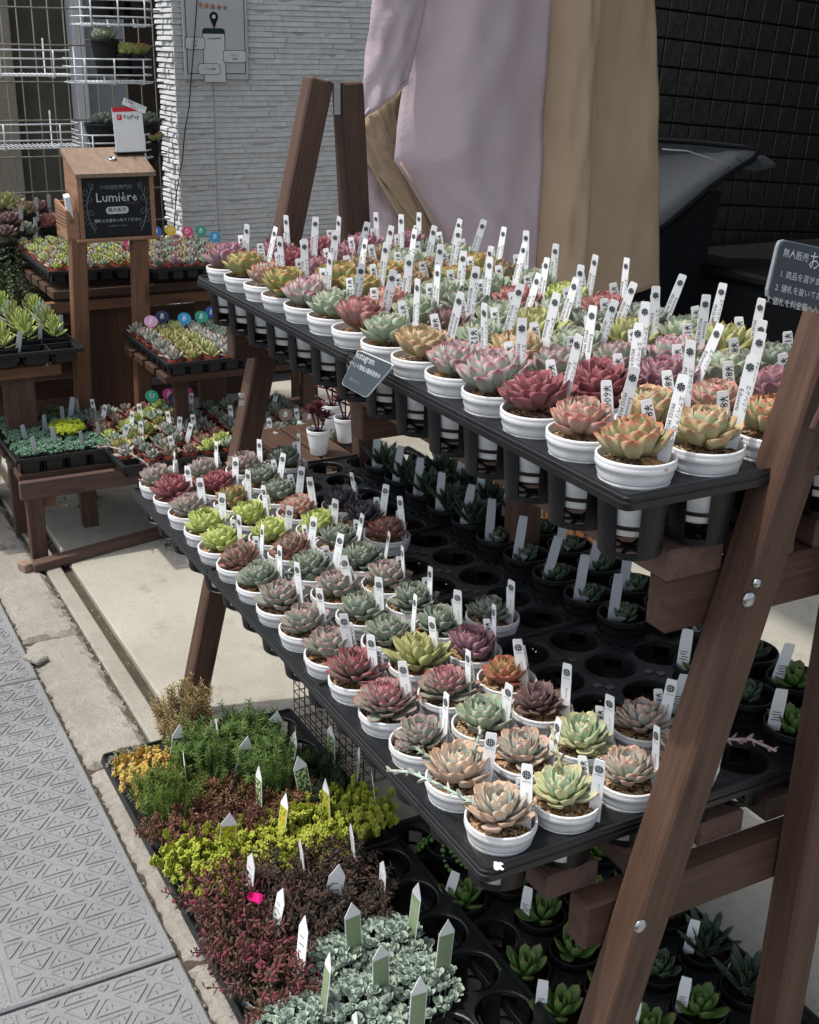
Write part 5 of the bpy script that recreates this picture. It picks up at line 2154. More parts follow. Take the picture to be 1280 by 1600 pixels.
# two leafy sprays
for sgn in (-1, 1):
    def tp(u, v):
        return F0(sgn * u, v)
    st = [tp(.060 + .020 * math.sin(i / 12 * 3.0 + .1) * (1 if i < 12 else 1), -.068 + i * .0105) for i in range(13)]
    tube(mb, st, .0008, 4, 1)
    for q, (u, v, a) in enumerate(((.080, -.038, .5), (.066, -.050, -.7), (.088, -.020, .3), (.070, -.015, -.8), (.086, .010, .3), (.072, .020, -.5), (.082, .038, .2), (.066, .052, -.4))):
        ring = []
        for i in range(12):
            t_ = 2 * math.pi * i / 12
            e0, e1 = .0050 * math.cos(t_), .0085 * math.sin(t_)
            ring.append(tp(u + e0 * math.cos(a) - e1 * math.sin(a), v + e0 * math.sin(a) + e1 * math.cos(a)))
        tube(mb, ring + [ring[0]], .0006, 3, 1)
link('lettering', mb.mesh('lettering', [M['chalk'], M['chalk_grey'], M['ink']]), cbd)
# coin slot plate on the lid
mb = MB()
lathe(mb, [(.0115, 0), (.0115, .003), (.0095, .0045), (.006, .0045), (.005, .0015), (.0001, .0015)], 18)
p = at(176, 253, 0, xf - DX * .52)
link('coin_ring', mb.mesh('coin_ring', M['steel'], True), lid, Matrix.Translation((p.x, p.y, z1 + (zb - z1) * .52 + .0085)) @ Euler((0, R_(17), 0)).to_matrix().to_4x4())
# side pocket
mb = MB()
yo = y0 - .034
prism(mb, [(xf - .004, z0), (xf - .004, z0 + .075), (xf - DX + .01, z0 + .092), (xf - DX + .01, z0)], yo, yo + .007)
box(mb, (xf - .012, yo + .007, z0), (xf - .004, y0 - .001, z0 + .073), .001)
box(mb, (xf - DX + .01, yo + .007, z0), (xf - DX + .018, y0 - .001, z0 + .088), .001)
spk = link('side_pocket', mb.mesh('side_pocket', WB), mbx)
mb = MB()
for q in range(5):
    box(mb, (xf - DX + .012, yo - .0012, z0 + .032 + q * .009), (xf - .006, yo - .0002, z0 + .0335 + q * .009), .0003)
link('groove', mb.mesh('groove', M['wood_dark']), spk)
mb = MB()
box(mb, (-.008, -.022, 0), (.008, .022, .085), .002)
box(mb, (.0081, -.010, .045), (.0086, .010, .065), .0002, 1)
o = link('card_pack', mb.mesh('card_pack', [M['poster_pale'], M['ink']]), None, Matrix.Translation((xf - .028, y0 - .014, z0 + .028)) @ Euler((R_(4), R_(-6), R_(80))).to_matrix().to_4x4())
tag(o, 'small white box of cards standing in the side pocket of the money box', 'card box')

# payment card on the lid
c1 = [at(177, 175, 0, XB - .075), at(223, 188, 0, XB - .075), at(228, 238, 0, XB - .075), at(182, 238, 0, XB - .075)]
c = sum(c1, Vector()) / 4
t = thing('payment_card', 'white payment card with a red top band standing on the money box', 'sign', (0, 0, 0))
BLc, BRc = at(182, 239, 0, XB - .07), at(228, 239, 0, XB - .07)
BRc.z = BLc.z = BLc.z + .001
xh = Vector((0, 1, 0))
wd = (BRc - BLc).length
ht = wd * 1.42
up = Vector((-.10, -.01, 1)).normalized()
xh = Vector((0, 1, .03)).normalized()
n_ = xh.cross(up)
O = BLc + up * .0
FMx = frameM(O, xh, up)
mb = MB()
mb.add([(0, 0, -.003), (wd, 0, -.003), (wd, ht, -.003), (0, ht, -.003), (0, 0, 0), (wd, 0, 0), (wd, ht, 0), (0, ht, 0)],
       [(3, 2, 1, 0), (4, 5, 6, 7), (0, 1, 5, 4), (1, 2, 6, 5), (2, 3, 7, 6), (3, 0, 4, 7)], 0, None, FMx)
mb.add([(0, ht * .90, .0006), (wd, ht * .90, .0006), (wd, ht, .0006), (0, ht, .0006)], [(0, 1, 2, 3)], 1, None, FMx)
mb.add([(wd * .14, ht * .72, .0006), (wd * .30, ht * .72, .0006), (wd * .30, ht * .84, .0006), (wd * .14, ht * .84, .0006)], [(0, 1, 2, 3)], 1, None, FMx)
put_text(mb, 'P', wd * .14, FMx @ Matrix.Translation((wd * .22, ht * .78, .0010)), 0)
put_text(mb, 'PayPay', wd * .19, FMx @ Matrix.Translation((wd * .62, ht * .78, .0008)), 2)
link('card', mb.mesh('card', [M['tag'], M['red'], M['ink']]), t)
mb = MB()
ft = FMx @ Matrix.Translation((wd * .75, ht * 1.02, .004)) @ Matrix.Rotation(R_(-24), 4, 'Z')
w2 = wd * .40
mb.add([(-w2, -.009, 0), (w2, -.009, 0), (w2, .009, 0), (-w2, .009, 0), (-w2, -.009, .002), (w2, -.009, .002), (w2, .009, .002), (-w2, .009, .002)],
       [(3, 2, 1, 0), (4, 5, 6, 7), (0, 1, 5, 4), (1, 2, 6, 5), (2, 3, 7, 6), (3, 0, 4, 7)], 0, None, ft)
put_text(mb, 'ご利用ください', .0085, ft @ Matrix.Translation((0, .003, .0026)), 1)
put_text(mb, 'お支払い', .0065, ft @ Matrix.Translation((0, -.005, .0026)), 1)
link('taped_label', mb.mesh('taped_label', [M['tag'], M['ink']]), t)
mb = MB()
box(mb, (BLc.x - .018, BLc.y - .002, BLc.z - .003), (BLc.x + .006, BRc.y + .002, BLc.z + .001), .001)
link('foot', mb.mesh('foot', M['black']), t)

# ------------------------------------------------------------------ white brick building
XW, YC = -3.60, .858
bw = thing('white_wall', 'white split face brick wall of the building behind the stands', 'wall', (0, 0, 0))
mb = MB()
box(mb, (XW - .20, YC + .015, 0), (XW - .0045, 2.45, 3.2), .002)
link('wall_core', mb.mesh('wall_core', M['grout']), bw)
mb = MB()
rnd = random.Random(12)
ch = .0185
for r in range(int(2.0 / ch)):
    z = .15 + r * ch
    # front face (towards the shelf), x = XW plane; joint at Y
    yy = YC + .002
    first = True
    while yy < 2.44:
        L = rnd.uniform(.09, .30)
        if yy < 1.0 < yy + L + .02:
            L = 1.0 - yy
        hh = ch * (.955 if rnd.random() < .9 else .80)
        d0, d1 = rnd.uniform(.000, .005), rnd.uniform(.000, .005)
        y2 = min(yy + L, 2.445)
        ym = yy + (y2 - yy) * rnd.uniform(.3, .7)
        dm = rnd.uniform(.000, .006)
        xs = XW - .0055
        vs = [(xs, yy, z), (xs, y2, z), (xs, y2, z + hh), (xs, yy, z + hh),
              (XW + d0 - .004, yy + .001, z + .002), (XW + dm - .004, ym, z + .0015), (XW + d1 - .004, y2 - .001, z + .002),
              (XW + d1 - .005, y2 - .001, z + hh - .001), (XW + dm - .006, ym, z + hh - .001), (XW + d0 - .003, yy + .001, z + hh - .001)]
        fs = [(4, 5, 8, 9), (5, 6, 7, 8), (0, 1, 6, 5, 4), (3, 9, 8, 7, 2), (0, 4, 9, 3), (1, 2, 7, 6)]
        mb.add(vs, fs)
        yy = y2 + (.005 if abs(y2 - 1.0) < .01 else .0015)
link('brick_facing', mb.mesh('brick_facing', M['stone_white']), bw)['kind'] = 'stuff'
mb = MB()
for r in range(int(2.0 / ch)):
    z = .15 + r * ch
    for (xa, xb) in ((XW - .004, XW - .055), (XW - .057, XW - .11), (XW - .112, XW - .20)):
        d0, d1 = rnd.uniform(.002, .014), rnd.uniform(.002, .014)
        hh = ch * .88
        yb = YC + .016
        vs = [(xa, yb, z), (xb, yb, z), (xb, yb, z + hh), (xa, yb, z + hh), (xa - .001, YC - d0 + .008, z + .003), (xb + .001, YC - d1 + .008, z + .003),
              (xb + .001, YC - d1 + .010, z + hh - .001), (xa - .001, YC - d0 + .009, z + hh - .002)]
        fs = [(5, 4, 7, 6), (1, 0, 4, 5), (0, 3, 7, 4), (3, 2, 6, 7), (2, 1, 5, 6)]
        mb.add(vs, fs)
link('corner_brick_facing', mb.mesh('corner_brick_facing', M['stone_white']), bw)['kind'] = 'stuff'

# poster on it
XP = XW + .014
pc = [at(284, -70, 0, XP), at(388, -70, 0, XP), at(384, 124, 0, XP), at(286, 115, 0, XP)]
py0, py1 = (pc[0].y + pc[3].y) / 2, (pc[1].y + pc[2].y) / 2
pz0, pz1 = pc[2].z, pc[0].z
t = thing('wall_poster', 'grey map review poster with five orange stars fixed on the white wall', 'poster', (0, 0, 0))
mb = MB()
box(mb, (XP - .006, py0, pz0), (XP, py1, pz1), .001)
sht = link('sheet', mb.mesh('sheet', M['poster']), t)
pw = py1 - py0
mb = MB()


def pq(u0, v0, u1, v1, mat, d=.0006):
    """u across 0..1, v in metres above the bottom"""
    mb.add([(XP + d, py0 + u0 * pw, pz0 + v0), (XP + d, py0 + u1 * pw, pz0 + v0), (XP + d, py0 + u1 * pw, pz0 + v1), (XP + d, py0 + u0 * pw, pz0 + v1)], [(0, 1, 2, 3)], mat)


def pround(u0, v0, u1, v1, r, mat, d):
    cs = ((u1 * pw - r, v1 - r, 0), (u0 * pw + r, v1 - r, 90), (u0 * pw + r, v0 + r, 180), (u1 * pw - r, v0 + r, 270))
    pts = []
    for a, b, a0 in cs:
        for i in range(5):
            g = R_(a0 + 90 * i / 4)
            pts.append((XP + d, py0 + a + r * math.cos(g), pz0 + b + r * math.sin(g)))
    mb.add(pts, [tuple(range(len(pts)))], mat)


zt_ = pz1 - pz0
for u in (.045, .955):
    pq(u - .006, .018, u + .006, zt_ - .02, 0)
pq(.045, .018, .955, .0205, 0, .0007)
for i in range(5):
    cy_, cz_ = py0 + pw * (.28 + i * .095), at(330, 8, 0, XP).z - i * .002
    pts = []
    for k in range(10):
        a = math.pi / 2 + k * math.pi / 5
        r = .0115 if k % 2 == 0 else .0048
        pts.append((XP + .0008, cy_ + r * math.cos(a), cz_ + r * math.sin(a)))
    mb.add([(XP + .0008, cy_, cz_)] + pts, [(0, 1 + k, 1 + (k + 1) % 10) for k in range(10)], 1)
# pin
pcen = at(334, 26, 0, XP)
pts = []
for k in range(21):
    a = R_(-30 + 240 * k / 20)
    pts.append((XP + .0008, pcen.y + .0165 * math.cos(a), pcen.z + .0165 * math.sin(a)))
pts.append((XP + .0008, pcen.y, pcen.z - .042))
mb.add(pts, [tuple(range(22))], 0)
mb.add([(XP + .0012, pcen.y + .007 * math.cos(R_(k * 30)), pcen.z + .007 * math.sin(R_(k * 30))) for k in range(12)], [tuple(range(12))], 3)
v_at = lambda py: at(334, py, 0, XP).z - pz0
pround(.29, v_at(128), .645, v_at(44), .012, 2, .0008)
pround(.30, v_at(128), .632, v_at(53), .002, 3, .0011)
for (u0, va, u1, vb) in ((.02, 78, .33, 58), (.60, 98, .97, 78), (.20, 117, .55, 99)):
    pround(u0, v_at(va), u1, v_at(vb), .010, 2, .0014)
    pround(u0 + .008, v_at(va) + .0018, u1 - .008, v_at(vb) - .0018, .0095, 3, .0017)
for body, sz, u, v in (('GoogleMAP', .0105, .47, 60), ('お店の', .009, .17, 66), ('場所', .009, .17, 72), ('クチコミ', .009, .78, 86), ('投稿', .009, .78, 92), ('クチコミ投稿', .0085, .37, 108), ('レビューをお願いします', .007, .45, 13)):
    put_text(mb, body, sz, frameM((XP + .0022, py0 + u * pw, pz0 + v_at(v)), (0, 1, 0), (0, 0, 1)), 0)
link('print', mb.mesh('print', [M['ink'], M['orange'], M['green_dark'], M['poster_pale']]), sht)
# cable hanging down over it
mb = MB()
tube(mb, [at(a, b, 0, XW + .025) for a, b in ((309, -60), (308, 0), (304, 60), (299, 120), (296, 165), (289, 205), (285, 250), (276, 300), (273, 340), (273, 375), (274, 400))], .0020, 5)
o = link('cable', mb.mesh('cable', M['fabric_black'], True))
tag(o, 'thin black cable hanging down the white brick wall across the poster', 'cable')

# ------------------------------------------------------------------ fence, neighbour wall, racks (top left)
t = thing('neighbour_wall', 'beige stucco wall with weathered grey panels beyond the wire fence', 'wall', (0, 0, 0))
XN = -4.7


def yz(px, py, X=XN):
    return at(px, py, 0, X)


for nm, pa, pb, m_, dx in (('stucco_panel', -260, 22, 'stucco', .06), ('grey_panel', 22, 112, 'panel_grey', 0), ('white_post', 112, 131, 'post_white', .10), ('siding_panel', 131, 200, 'siding', .0),
                           ('dark_panel', 200, 420, 'siding_dark', 0)):
    mb = MB()
    a, b = yz(pa, 150), yz(pb, 150)
    if nm == 'siding_panel':
        for q in range(9):
            box(mb, (XN - .1, a.y + .001, 0.1 + q * .16), (XN + .008, b.y - .001, 0.1 + q * .16 + .157), .003)
    else:
        box(mb, (XN - .1, a.y + .001, 0), (XN + dx, b.y - .001, 3.0), .004)
    link(nm, mb.mesh(nm, M[m_]), t)

XFc = -3.42
t = thing('wire_fence', 'olive grey welded wire mesh fence behind the hanging racks', 'fence', (0, 0, 0))
WV = None
ya, yb_ = at(-260, 150, 0, XFc).y, at(247, 150, 0, XFc).y
mb = MB()
tube(mb, [(0, 0, 0), (0, 0, 1.75)], .0022, 5)
WV = mb.mesh('upright_wire', M['mesh_wire'], True)
y = at(13, 150, 0, XFc).y
stp = at(62, 150, 0, XFc).y - at(38, 150, 0, XFc).y
k = int((y - ya) / stp)
yy = y - k * stp
while yy < yb_ + .02:
    link('upright_wire', WV, t, Matrix.Translation((XFc, yy, 0)))
    yy += stp
mb = MB()
tube(mb, [(0, ya, 0), (0, yb_ + .02, 0)], .0027, 5)
HV = mb.mesh('cross_wire', M['mesh_wire'], True)
for py in (-50, 12, 70, 128, 188, 245, 300, 352):
    link('cross_wire', HV, t, Matrix.Translation((XFc + .004, 0, at(60, py, 0, XFc).z)))


def rack(px0, px1, py_top, py_bot, label, X=-3.40, depth=.13, bend0=True, bend1=True):
    t = thing('hanging_rack', label, 'wire rack', (0, 0, 0), group='white wire racks hung on the fence')
    a, b = at(px0, py_bot, 0, X + depth), at(px1, py_bot, 0, X + depth)
    zt2 = at(px0, py_top, 0, X + depth).z
    zb2 = a.z
    n = 4
    for q in range(n):
        z = zb2 + (zt2 - zb2) * q / (n - 1)
        mb = MB()
        tube(mb, [(X, a.y - .0, z), (X + depth * .72, a.y + .0, z), (X + depth, a.y + .025, z), (X + depth, b.y - .025, z), (X + depth * .72, b.y, z), (X, b.y, z)], .0026, 5)
        link('rail', mb.mesh('rail', M['white_wire'], True), t)
    mb = MB()
    w_ = b.y - a.y
    for q in (.14, .5, .86):
        y = a.y + w_ * q
        tube(mb, [(X, y, zt2 + .035), (X, y, zb2 - .004), (X + depth, y, zb2 - .004), (X + depth + .003, y, zb2), (X + depth + .003, y, zt2)], .0026, 5)
    link('bracket', mb.mesh('bracket', M['white_wire'], True), t)
    m = int(w_ / .014)
    mb = MB()
    tube(mb, [(0, 0, 0), (depth, 0, 0)], .0016, 4)
    me = mb.mesh('floor_wire', M['white_wire'])
    for q in range(m):
        link('floor_wire', me, t, Matrix.Translation((X, a.y + (q + .5) * w_ / m, zb2 + .004)))
    return a, b, zb2, zt2


rk = [rack(126, 243, -2, 38, 'white wire rack at the top by the wall, holding dark pots'),
      rack(-120, 117, 76, 118, 'white wire rack on the left of the second level, empty'),
      rack(116, 243, 92, 130, 'white wire rack at right of the second level, holding two black pots'),
      rack(-120, 130, 197, 236, 'white wire rack on the left of the lowest level, empty'),
      rack(131, 243, 212, 250, 'white wire rack behind the payment card, holding a grey leaved planter')]
pb_ = [(168, 122, .062, .15, 'palegreen', 'black round pot with a low plant on the second rack'),
       (192, 126, .050, .10, 'lime', 'black pot with bright green leaves on the second rack'),
       (214, 128, .045, .10, 'aloegreen', 'black pot with yellow green leaves beside the wall on the second rack'),
       (160, 34, .060, .15, 'greengrey', 'dark pot on the top rack, left one'), (185, 34, .055, .14, 'peachpink', 'dark pot with pinkish plant on the top rack'),
       (215, 34, .060, .15, 'greengrey', 'dark pot on the top rack next to the wall'),
       (165, 240, .085, .12, 'greengrey', 'wide black planter with grey spiky leaves on the lowest rack'),
       (232, 235, .060, .11, 'greengrey', 'dark planter with grey leaves beside the wall'), (236, 262, .05, .10, 'aloegreen', 'yellow green plant low beside the white wall')]
for n_, (px, py, r, h, k, lab) in enumerate(pb_):
    p = at(px, py, 0, -3.335)
    t = thing('rack_pot', lab, 'potted plant', (p.x, p.y, p.z + .008))
    link('pot', mk_pot(r * .75, h * .75, M['black'], 20, False), t)
    link('rosette', rosette_mesh(k, n_ % 3), t, Matrix.Translation((0, 0, h * .72)) @ Matrix.Scale(1.15, 4))
    if k in ('lime', 'aloegreen'):
        link('rosette', rosette_mesh(k, (n_ + 1) % 3), t, Matrix.Translation((.01, .02, h * .72 + .012)) @ Matrix.Scale(.8, 4))

# ------------------------------------------------------------------ hanging canvas curtain
def panel(name, parent, left, right, xl, mat, nv=40, nu=20, th=.003, wob=.006, seed=0, fold=None):
    """sheet spanned between two edge poly-lines given as (y, z), depth x = xl + fold(u, v)"""
    rnd = random.Random(seed)

    def samp(pl, t):
        Ls = [0]
        for i in range(len(pl) - 1):
            Ls.append(Ls[-1] + math.dist(pl[i], pl[i + 1]))
        s = t * Ls[-1]
        for i in range(len(pl) - 1):
            if s <= Ls[i + 1] + 1e-9:
                q = (s - Ls[i]) / max(Ls[i + 1] - Ls[i], 1e-9)
                return (pl[i][0] + (pl[i + 1][0] - pl[i][0]) * q, pl[i][1] + (pl[i + 1][1] - pl[i][1]) * q)
        return pl[-1]
    ph = [rnd.uniform(0, 6) for _ in range(4)]
    vs = []
    for i in range(nv + 1):
        v = i / nv
        a, b = samp(left, v), samp(right, v)
        for j in range(nu + 1):
            u = j / nu
            y, z = a[0] + (b[0] - a[0]) * u, a[1] + (b[1] - a[1]) * u
            x = xl + (fold(u, v) if fold else 0) + .006 * math.sin(17 * u + 6 * v + ph[2]) * math.sin(11 * v + ph[3]) + .004 * math.sin(31 * v - 9 * u + ph[0]) * math.sin(7 * u + ph[1]) + wob * (math.sin(5 * u + 2.2 * v + ph[0]) + .6 * math.sin(3.1 * v + 9 * u + ph[1])) * .5
            vs.append((x, y, z))
    fs = [(i * (nu + 1) + j, (i + 1) * (nu + 1) + j, (i + 1) * (nu + 1) + j + 1, i * (nu + 1) + j + 1) for i in range(nv) for j in range(nu)]
    n0 = len(vs)
    vs += [(x - th, y, z) for x, y, z in vs]
    fs += [tuple(n0 + q for q in reversed(f)) for f in fs]
    rim = [j for j in range(nu + 1)] + [i * (nu + 1) + nu for i in range(1, nv + 1)] + [nv * (nu + 1) + j for j in range(nu - 1, -1, -1)] + [i * (nu + 1) for i in range(nv - 1, 0, -1)]
    for i in range(len(rim)):
        a, b = rim[i], rim[(i + 1) % len(rim)]
        fs.append((a, b, b + n0, a + n0))
    mb = MB()
    mb.add(vs, fs)
    return link(name, mb.mesh(name, mat, True), parent)


XC = -1.90
cv = thing('canvas_curtain', 'folded mauve and beige canvas curtain hanging behind the upper shelf', 'curtain', (0, 0, 0))


def Y2(px, py):
    p = at(px, py, 0, XC)
    return (p.y, p.z)


panel('mauve_panel', cv, [Y2(672, -160), Y2(665, 0), Y2(640, 120), Y2(623, 200), Y2(618, 252), Y2(640, 282), Y2(700, 392), Y2(712, 480)],
      [Y2(850, -160), Y2(843, 0), Y2(834, 150), Y2(828, 300), Y2(822, 420), Y2(820, 480)], XC, M['mauve'], 60, 30, seed=1,
      fold=lambda u, v: .05 * math.sin(min(u * 2.2, 1) * 1.57) - .02 * math.cos(u * 6 + v) + .02 * u)
mfl = panel('mauve_flap', cv, [Y2(592, -160), Y2(585, 0), Y2(572, 110), Y2(561, 190)], [Y2(690, -160), Y2(668, 0), Y2(652, 80), Y2(638, 128)], XC - .02, M['mauve'], 30, 14, seed=2,
      fold=lambda u, v: .03 * math.sin(u * 3) + .01)
panel('beige_underside', cv, [Y2(640, 110), Y2(600, 155), Y2(561, 188), Y2(562, 222)], [Y2(660, 130), Y2(640, 200), Y2(668, 280), Y2(712, 420)], XC - .06, M['beige'], 24, 12, seed=3,
      fold=lambda u, v: .02 * math.sin(u * 3))
panel('beige_flap', cv, [Y2(561, 215), Y2(590, 262), Y2(640, 350), Y2(676, 440)], [Y2(600, 170), Y2(640, 240), Y2(680, 320), Y2(712, 400)], XC - .045, M['beige'], 24, 10, seed=7)
panel('lower_mauve_panel', cv, [Y2(566, 225), Y2(563, 300), Y2(564, 360), Y2(568, 440)], [Y2(640, 225), Y2(660, 300), Y2(690, 380), Y2(720, 480)], XC - .10, M['mauve'], 30, 14, seed=4,
      fold=lambda u, v: .03 * math.sin(u * 2.5))
# seams
mb = MB()
tube(mb, [Vector((XC - .025, *Y2(a, b))) for a, b in ((562, 222), (590, 266), (618, 315), (645, 362), (664, 400))], .0035, 5)
tube(mb, [Vector((XC + .012, *Y2(a, b))) for a, b in ((622, 254), (644, 290), (668, 330), (690, 376), (700, 400))], .0035, 5)
link('seam', mb.mesh('seam', M['beige'], True), cv)
mb = MB()
tube(mb, [Vector((XC + .002, *Y2(a, b))) for a, b in ((561, 190), (575, 172), (595, 156), (615, 144), (637, 128))], .0045, 5)
link('hem', mb.mesh('hem', M['mauve'], True), mfl)
panel('beige_roll', cv, [Y2(848, -160), Y2(841, 0), Y2(834, 150), Y2(828, 300), Y2(822, 420), Y2(820, 490)], [Y2(918, -160), Y2(912, 0), Y2(905, 200), Y2(899, 350), Y2(893, 480), Y2(892, 490)],
      XC + .05, M['beige'], 60, 20, seed=5, fold=lambda u, v: .075 * math.sin(min(u, .999) * math.pi) ** .6)
panel('beige_panel', cv, [Y2(905, -160), Y2(902, 0), Y2(896, 200), Y2(890, 350), Y2(884, 478)], [Y2(1030, -160), Y2(1029, 0), Y2(1029, 120), Y2(1032, 260), Y2(1036, 360), Y2(1040, 448)],
      XC - .02, M['beige'], 60, 24, wob=.012, seed=6, fold=lambda u, v: .03 * math.sin(u * 2.6) + .012 * math.sin(v * 7 + u * 4) * u)
mb = MB()
box(mb, (XC - .02, .7, 2.2), (XC + .02, 2.2, 2.24), .004)
box(mb, (XC - .01, .80, 2.245), (XC + .01, .82, 2.745), .002)
box(mb, (XC - .01, 2.05, 2.245), (XC + .01, 2.07, 2.745), .002)
link('hanging_rail', mb.mesh('hanging_rail', M['steel']), cv)

# ------------------------------------------------------------------ dark garage wall
gw = thing('dark_tiled_wall', 'dark brown stone tiled garage wall at the upper right', 'wall', (0, 0, 0))
XG = -3.05
mb = MB()
box(mb, (XG - .1, 2.2, 0), (XG - .006, 5.6, 2.4), .003)
link('wall_core', mb.mesh('wall_core', M['grout_dark']), gw)
piv = at(1150, 180, 0, XG)
Rm = Matrix.Translation(piv) @ Matrix.Rotation(-.075, 4, 'X') @ Matrix.Translation(-piv)
tw = at(1153, 100, 0, XG).y - at(1125, 100, 0, XG).y
th_ = at(1150, 100, 0, XG).z - at(1150, 142, 0, XG).z
TM = []
for q in range(4):
    rnd = random.Random(q)
    mb = MB()
    n = 4
    vs = []
    for i in range(n + 1):
        for j in range(n + 1):
            e = min(i, j, n - i, n - j)
            fu = (-.475, -.44, 0, .44, .475)
            vs.append((0 if e == 0 else .0035 + rnd.uniform(-.0007, .0007), fu[i] * tw, fu[j] * th_))
    fs = [(i * 5 + j, (i + 1) * 5 + j, (i + 1) * 5 + j + 1, i * 5 + j + 1) for i in range(n) for j in range(n)]
    mb.add(vs, fs)
    TM.append(mb.mesh('tile', M['tile_dark']))
rnd = random.Random(8)
for a in range(-7, 13):
    for b in range(-10, 9):
        c = Rm @ (piv + Vector((0, a * tw, b * th_)))
        if c.y < 2.25:
            continue
        link('tile', TM[rnd.randrange(4)], gw, Matrix.Translation(c) @ Matrix.Rotation(-.075, 4, 'X'))
# garage ceiling and side wall keep the recess in shade
st = struct(link('overhang', None))
mb = MB()
box(mb, (-2.7, .30, 2.75), (.5, 5.6, 2.87), .003)
link('ceiling_board', mb.mesh('ceiling_board', M['poster_pale']), st)
mb = MB()
box(mb, (-3.2, 5.5, 0), (.5, 5.6, 2.745), .003)
st2 = struct(link('garage_side_wall', mb.mesh('garage_side_wall', M['siding_dark'])))

# stroller under cover
t = thing('stroller', 'parked stroller with a grey marl fabric canopy and black piping', 'stroller', (0, 0, 0))
XS = -2.35


def S(px, py, dx=0):
    return at(px, py, 0, XS + dx)


top = [(930, 236), (980, 224), (1030, 219), (1080, 222), (1130, 227), (1165, 230), (1185, 234)]
bot = [(930, 420), (985, 385), (1037, 354), (1075, 322), (1110, 292), (1145, 268), (1180, 246)]
mb = MB()
nu, nv = 6, 12
vs = []
for i in range(7):
    for j in range(nv + 1):
        v = j / nv
        a, b = top[i], bot[i]
        px, py = a[0] + (b[0] - a[0]) * v, a[1] + (b[1] - a[1]) * v
        width = (1 - i / 6.3)
        p = S(px, py, (-.32 * math.cos(v * 1.57) * width + .05 * width))
        vs.append(tuple(p))
fs = [(i * (nv + 1) + j, i * (nv + 1) + j + 1, (i + 1) * (nv + 1) + j + 1, (i + 1) * (nv + 1) + j) for i in range(6) for j in range(nv)]
n0 = len(vs)
vs += [(x_ - .006, y_, z_ - .006) for x_, y_, z_ in vs]
fs += [tuple(n0 + q for q in reversed(f)) for f in fs]
rim = [j for j in range(nv + 1)] + [i * (nv + 1) + nv for i in range(1, 7)] + [6 * (nv + 1) + j for j in range(nv - 1, -1, -1)] + [i * (nv + 1) for i in range(5, 0, -1)]
for i in range(len(rim)):
    a, b = rim[i], rim[(i + 1) % len(rim)]
    fs.append((a, b, b + n0, a + n0))
mb.add(vs, fs)
cnp = link('canopy', mb.mesh('canopy', M['fabric_grey'], True), t)
mb = MB()
tube(mb, [vs[i * (nv + 1) + nv] for i in range(7)] + [vs[6 * (nv + 1)]] + [vs[i * (nv + 1)] for i in range(5, -1, -1)], .009, 6)
link('piping', mb.mesh('piping', M['fabric_black'], True), cnp)
mb = MB()
tube(mb, [S(a, b, .03 - .02 * q) for q, (a, b) in enumerate(((1035, 233), (1075, 236), (1110, 248), (1145, 262)))], .0022, 4)
link('stitching', mb.mesh('stitching', M['poster'], True), cnp)
mb = MB()
vv = [S(1150, 244, -.05), S(1195, 243, -.05), S(1213, 256, -.03), S(1180, 262, .0), S(1160, 258, 0)]
vs = vv + [p - Vector((.0, 0, .012)) for p in vv]
mb.add(vs, [(0, 1, 2, 3, 4), (9, 8, 7, 6, 5)] + [(i, 5 + i, 5 + (i + 1) % 5, (i + 1) % 5) for i in range(5)])
link('visor', mb.mesh('visor', M['fabric_grey']), t)
mb = MB()
c0_, c1_ = S(1000, 380), S(1130, 560)
prism_pts = [S(985, 400, -.05), S(1060, 345, -.05), S(1110, 300, -.05), S(1128, 300, -.05), S(1105, 400, -.05), S(1150, 480, -.05), S(1165, 640, -.05), S(990, 640, -.05)]
k = len(prism_pts)
vs = prism_pts + [p - Vector((.45, 0, 0)) for p in prism_pts]
mb.add(vs, [tuple(reversed(range(k))), tuple(range(k, 2 * k))] + [(i, (i + 1) % k, (i + 1) % k + k, i + k) for i in range(k)])
link('seat_shell', mb.mesh('seat_shell', M['fabric_black']), t)
mb = MB()
for (dy, dz) in ((-.2, 0), (.25, 0)):
    for dx in (-.1, -.5):
        cc = Vector((XS + dx, S(1080, 500).y + dy, .11))
        n_ = 20
        ring = [cc + Vector((.10 * math.cos(6.283 * i / n_), 0, .10 * math.sin(6.283 * i / n_))) for i in range(n_ + 1)]
        tube(mb, ring, .012, 6)
link('wheels', mb.mesh('wheels', M['fabric_black'], True), t)

# added black box standing in for the unlit dark behind the upper tier
t = thing('shade_filler', 'added low black chest in the shade behind the upper shelf', 'filler', (-2.2, 2.9, 0))
mb = MB()
box(mb, (-.45, -.55, .02), (.45, 1.6, .50), .02)
link('filler_body', mb.mesh('filler_body', M['fabric_black']), t)
mb = MB()
box(mb, (-.47, -.57, .505), (.47, 1.62, .54), .012)
link('lid', mb.mesh('lid', M['black']), t)
mb = MB()
box(mb, (-.42, -.5, 0), (.42, 1.5, .018), .003)
link('filler_base', mb.mesh('filler_base', M['fabric_black']), t)

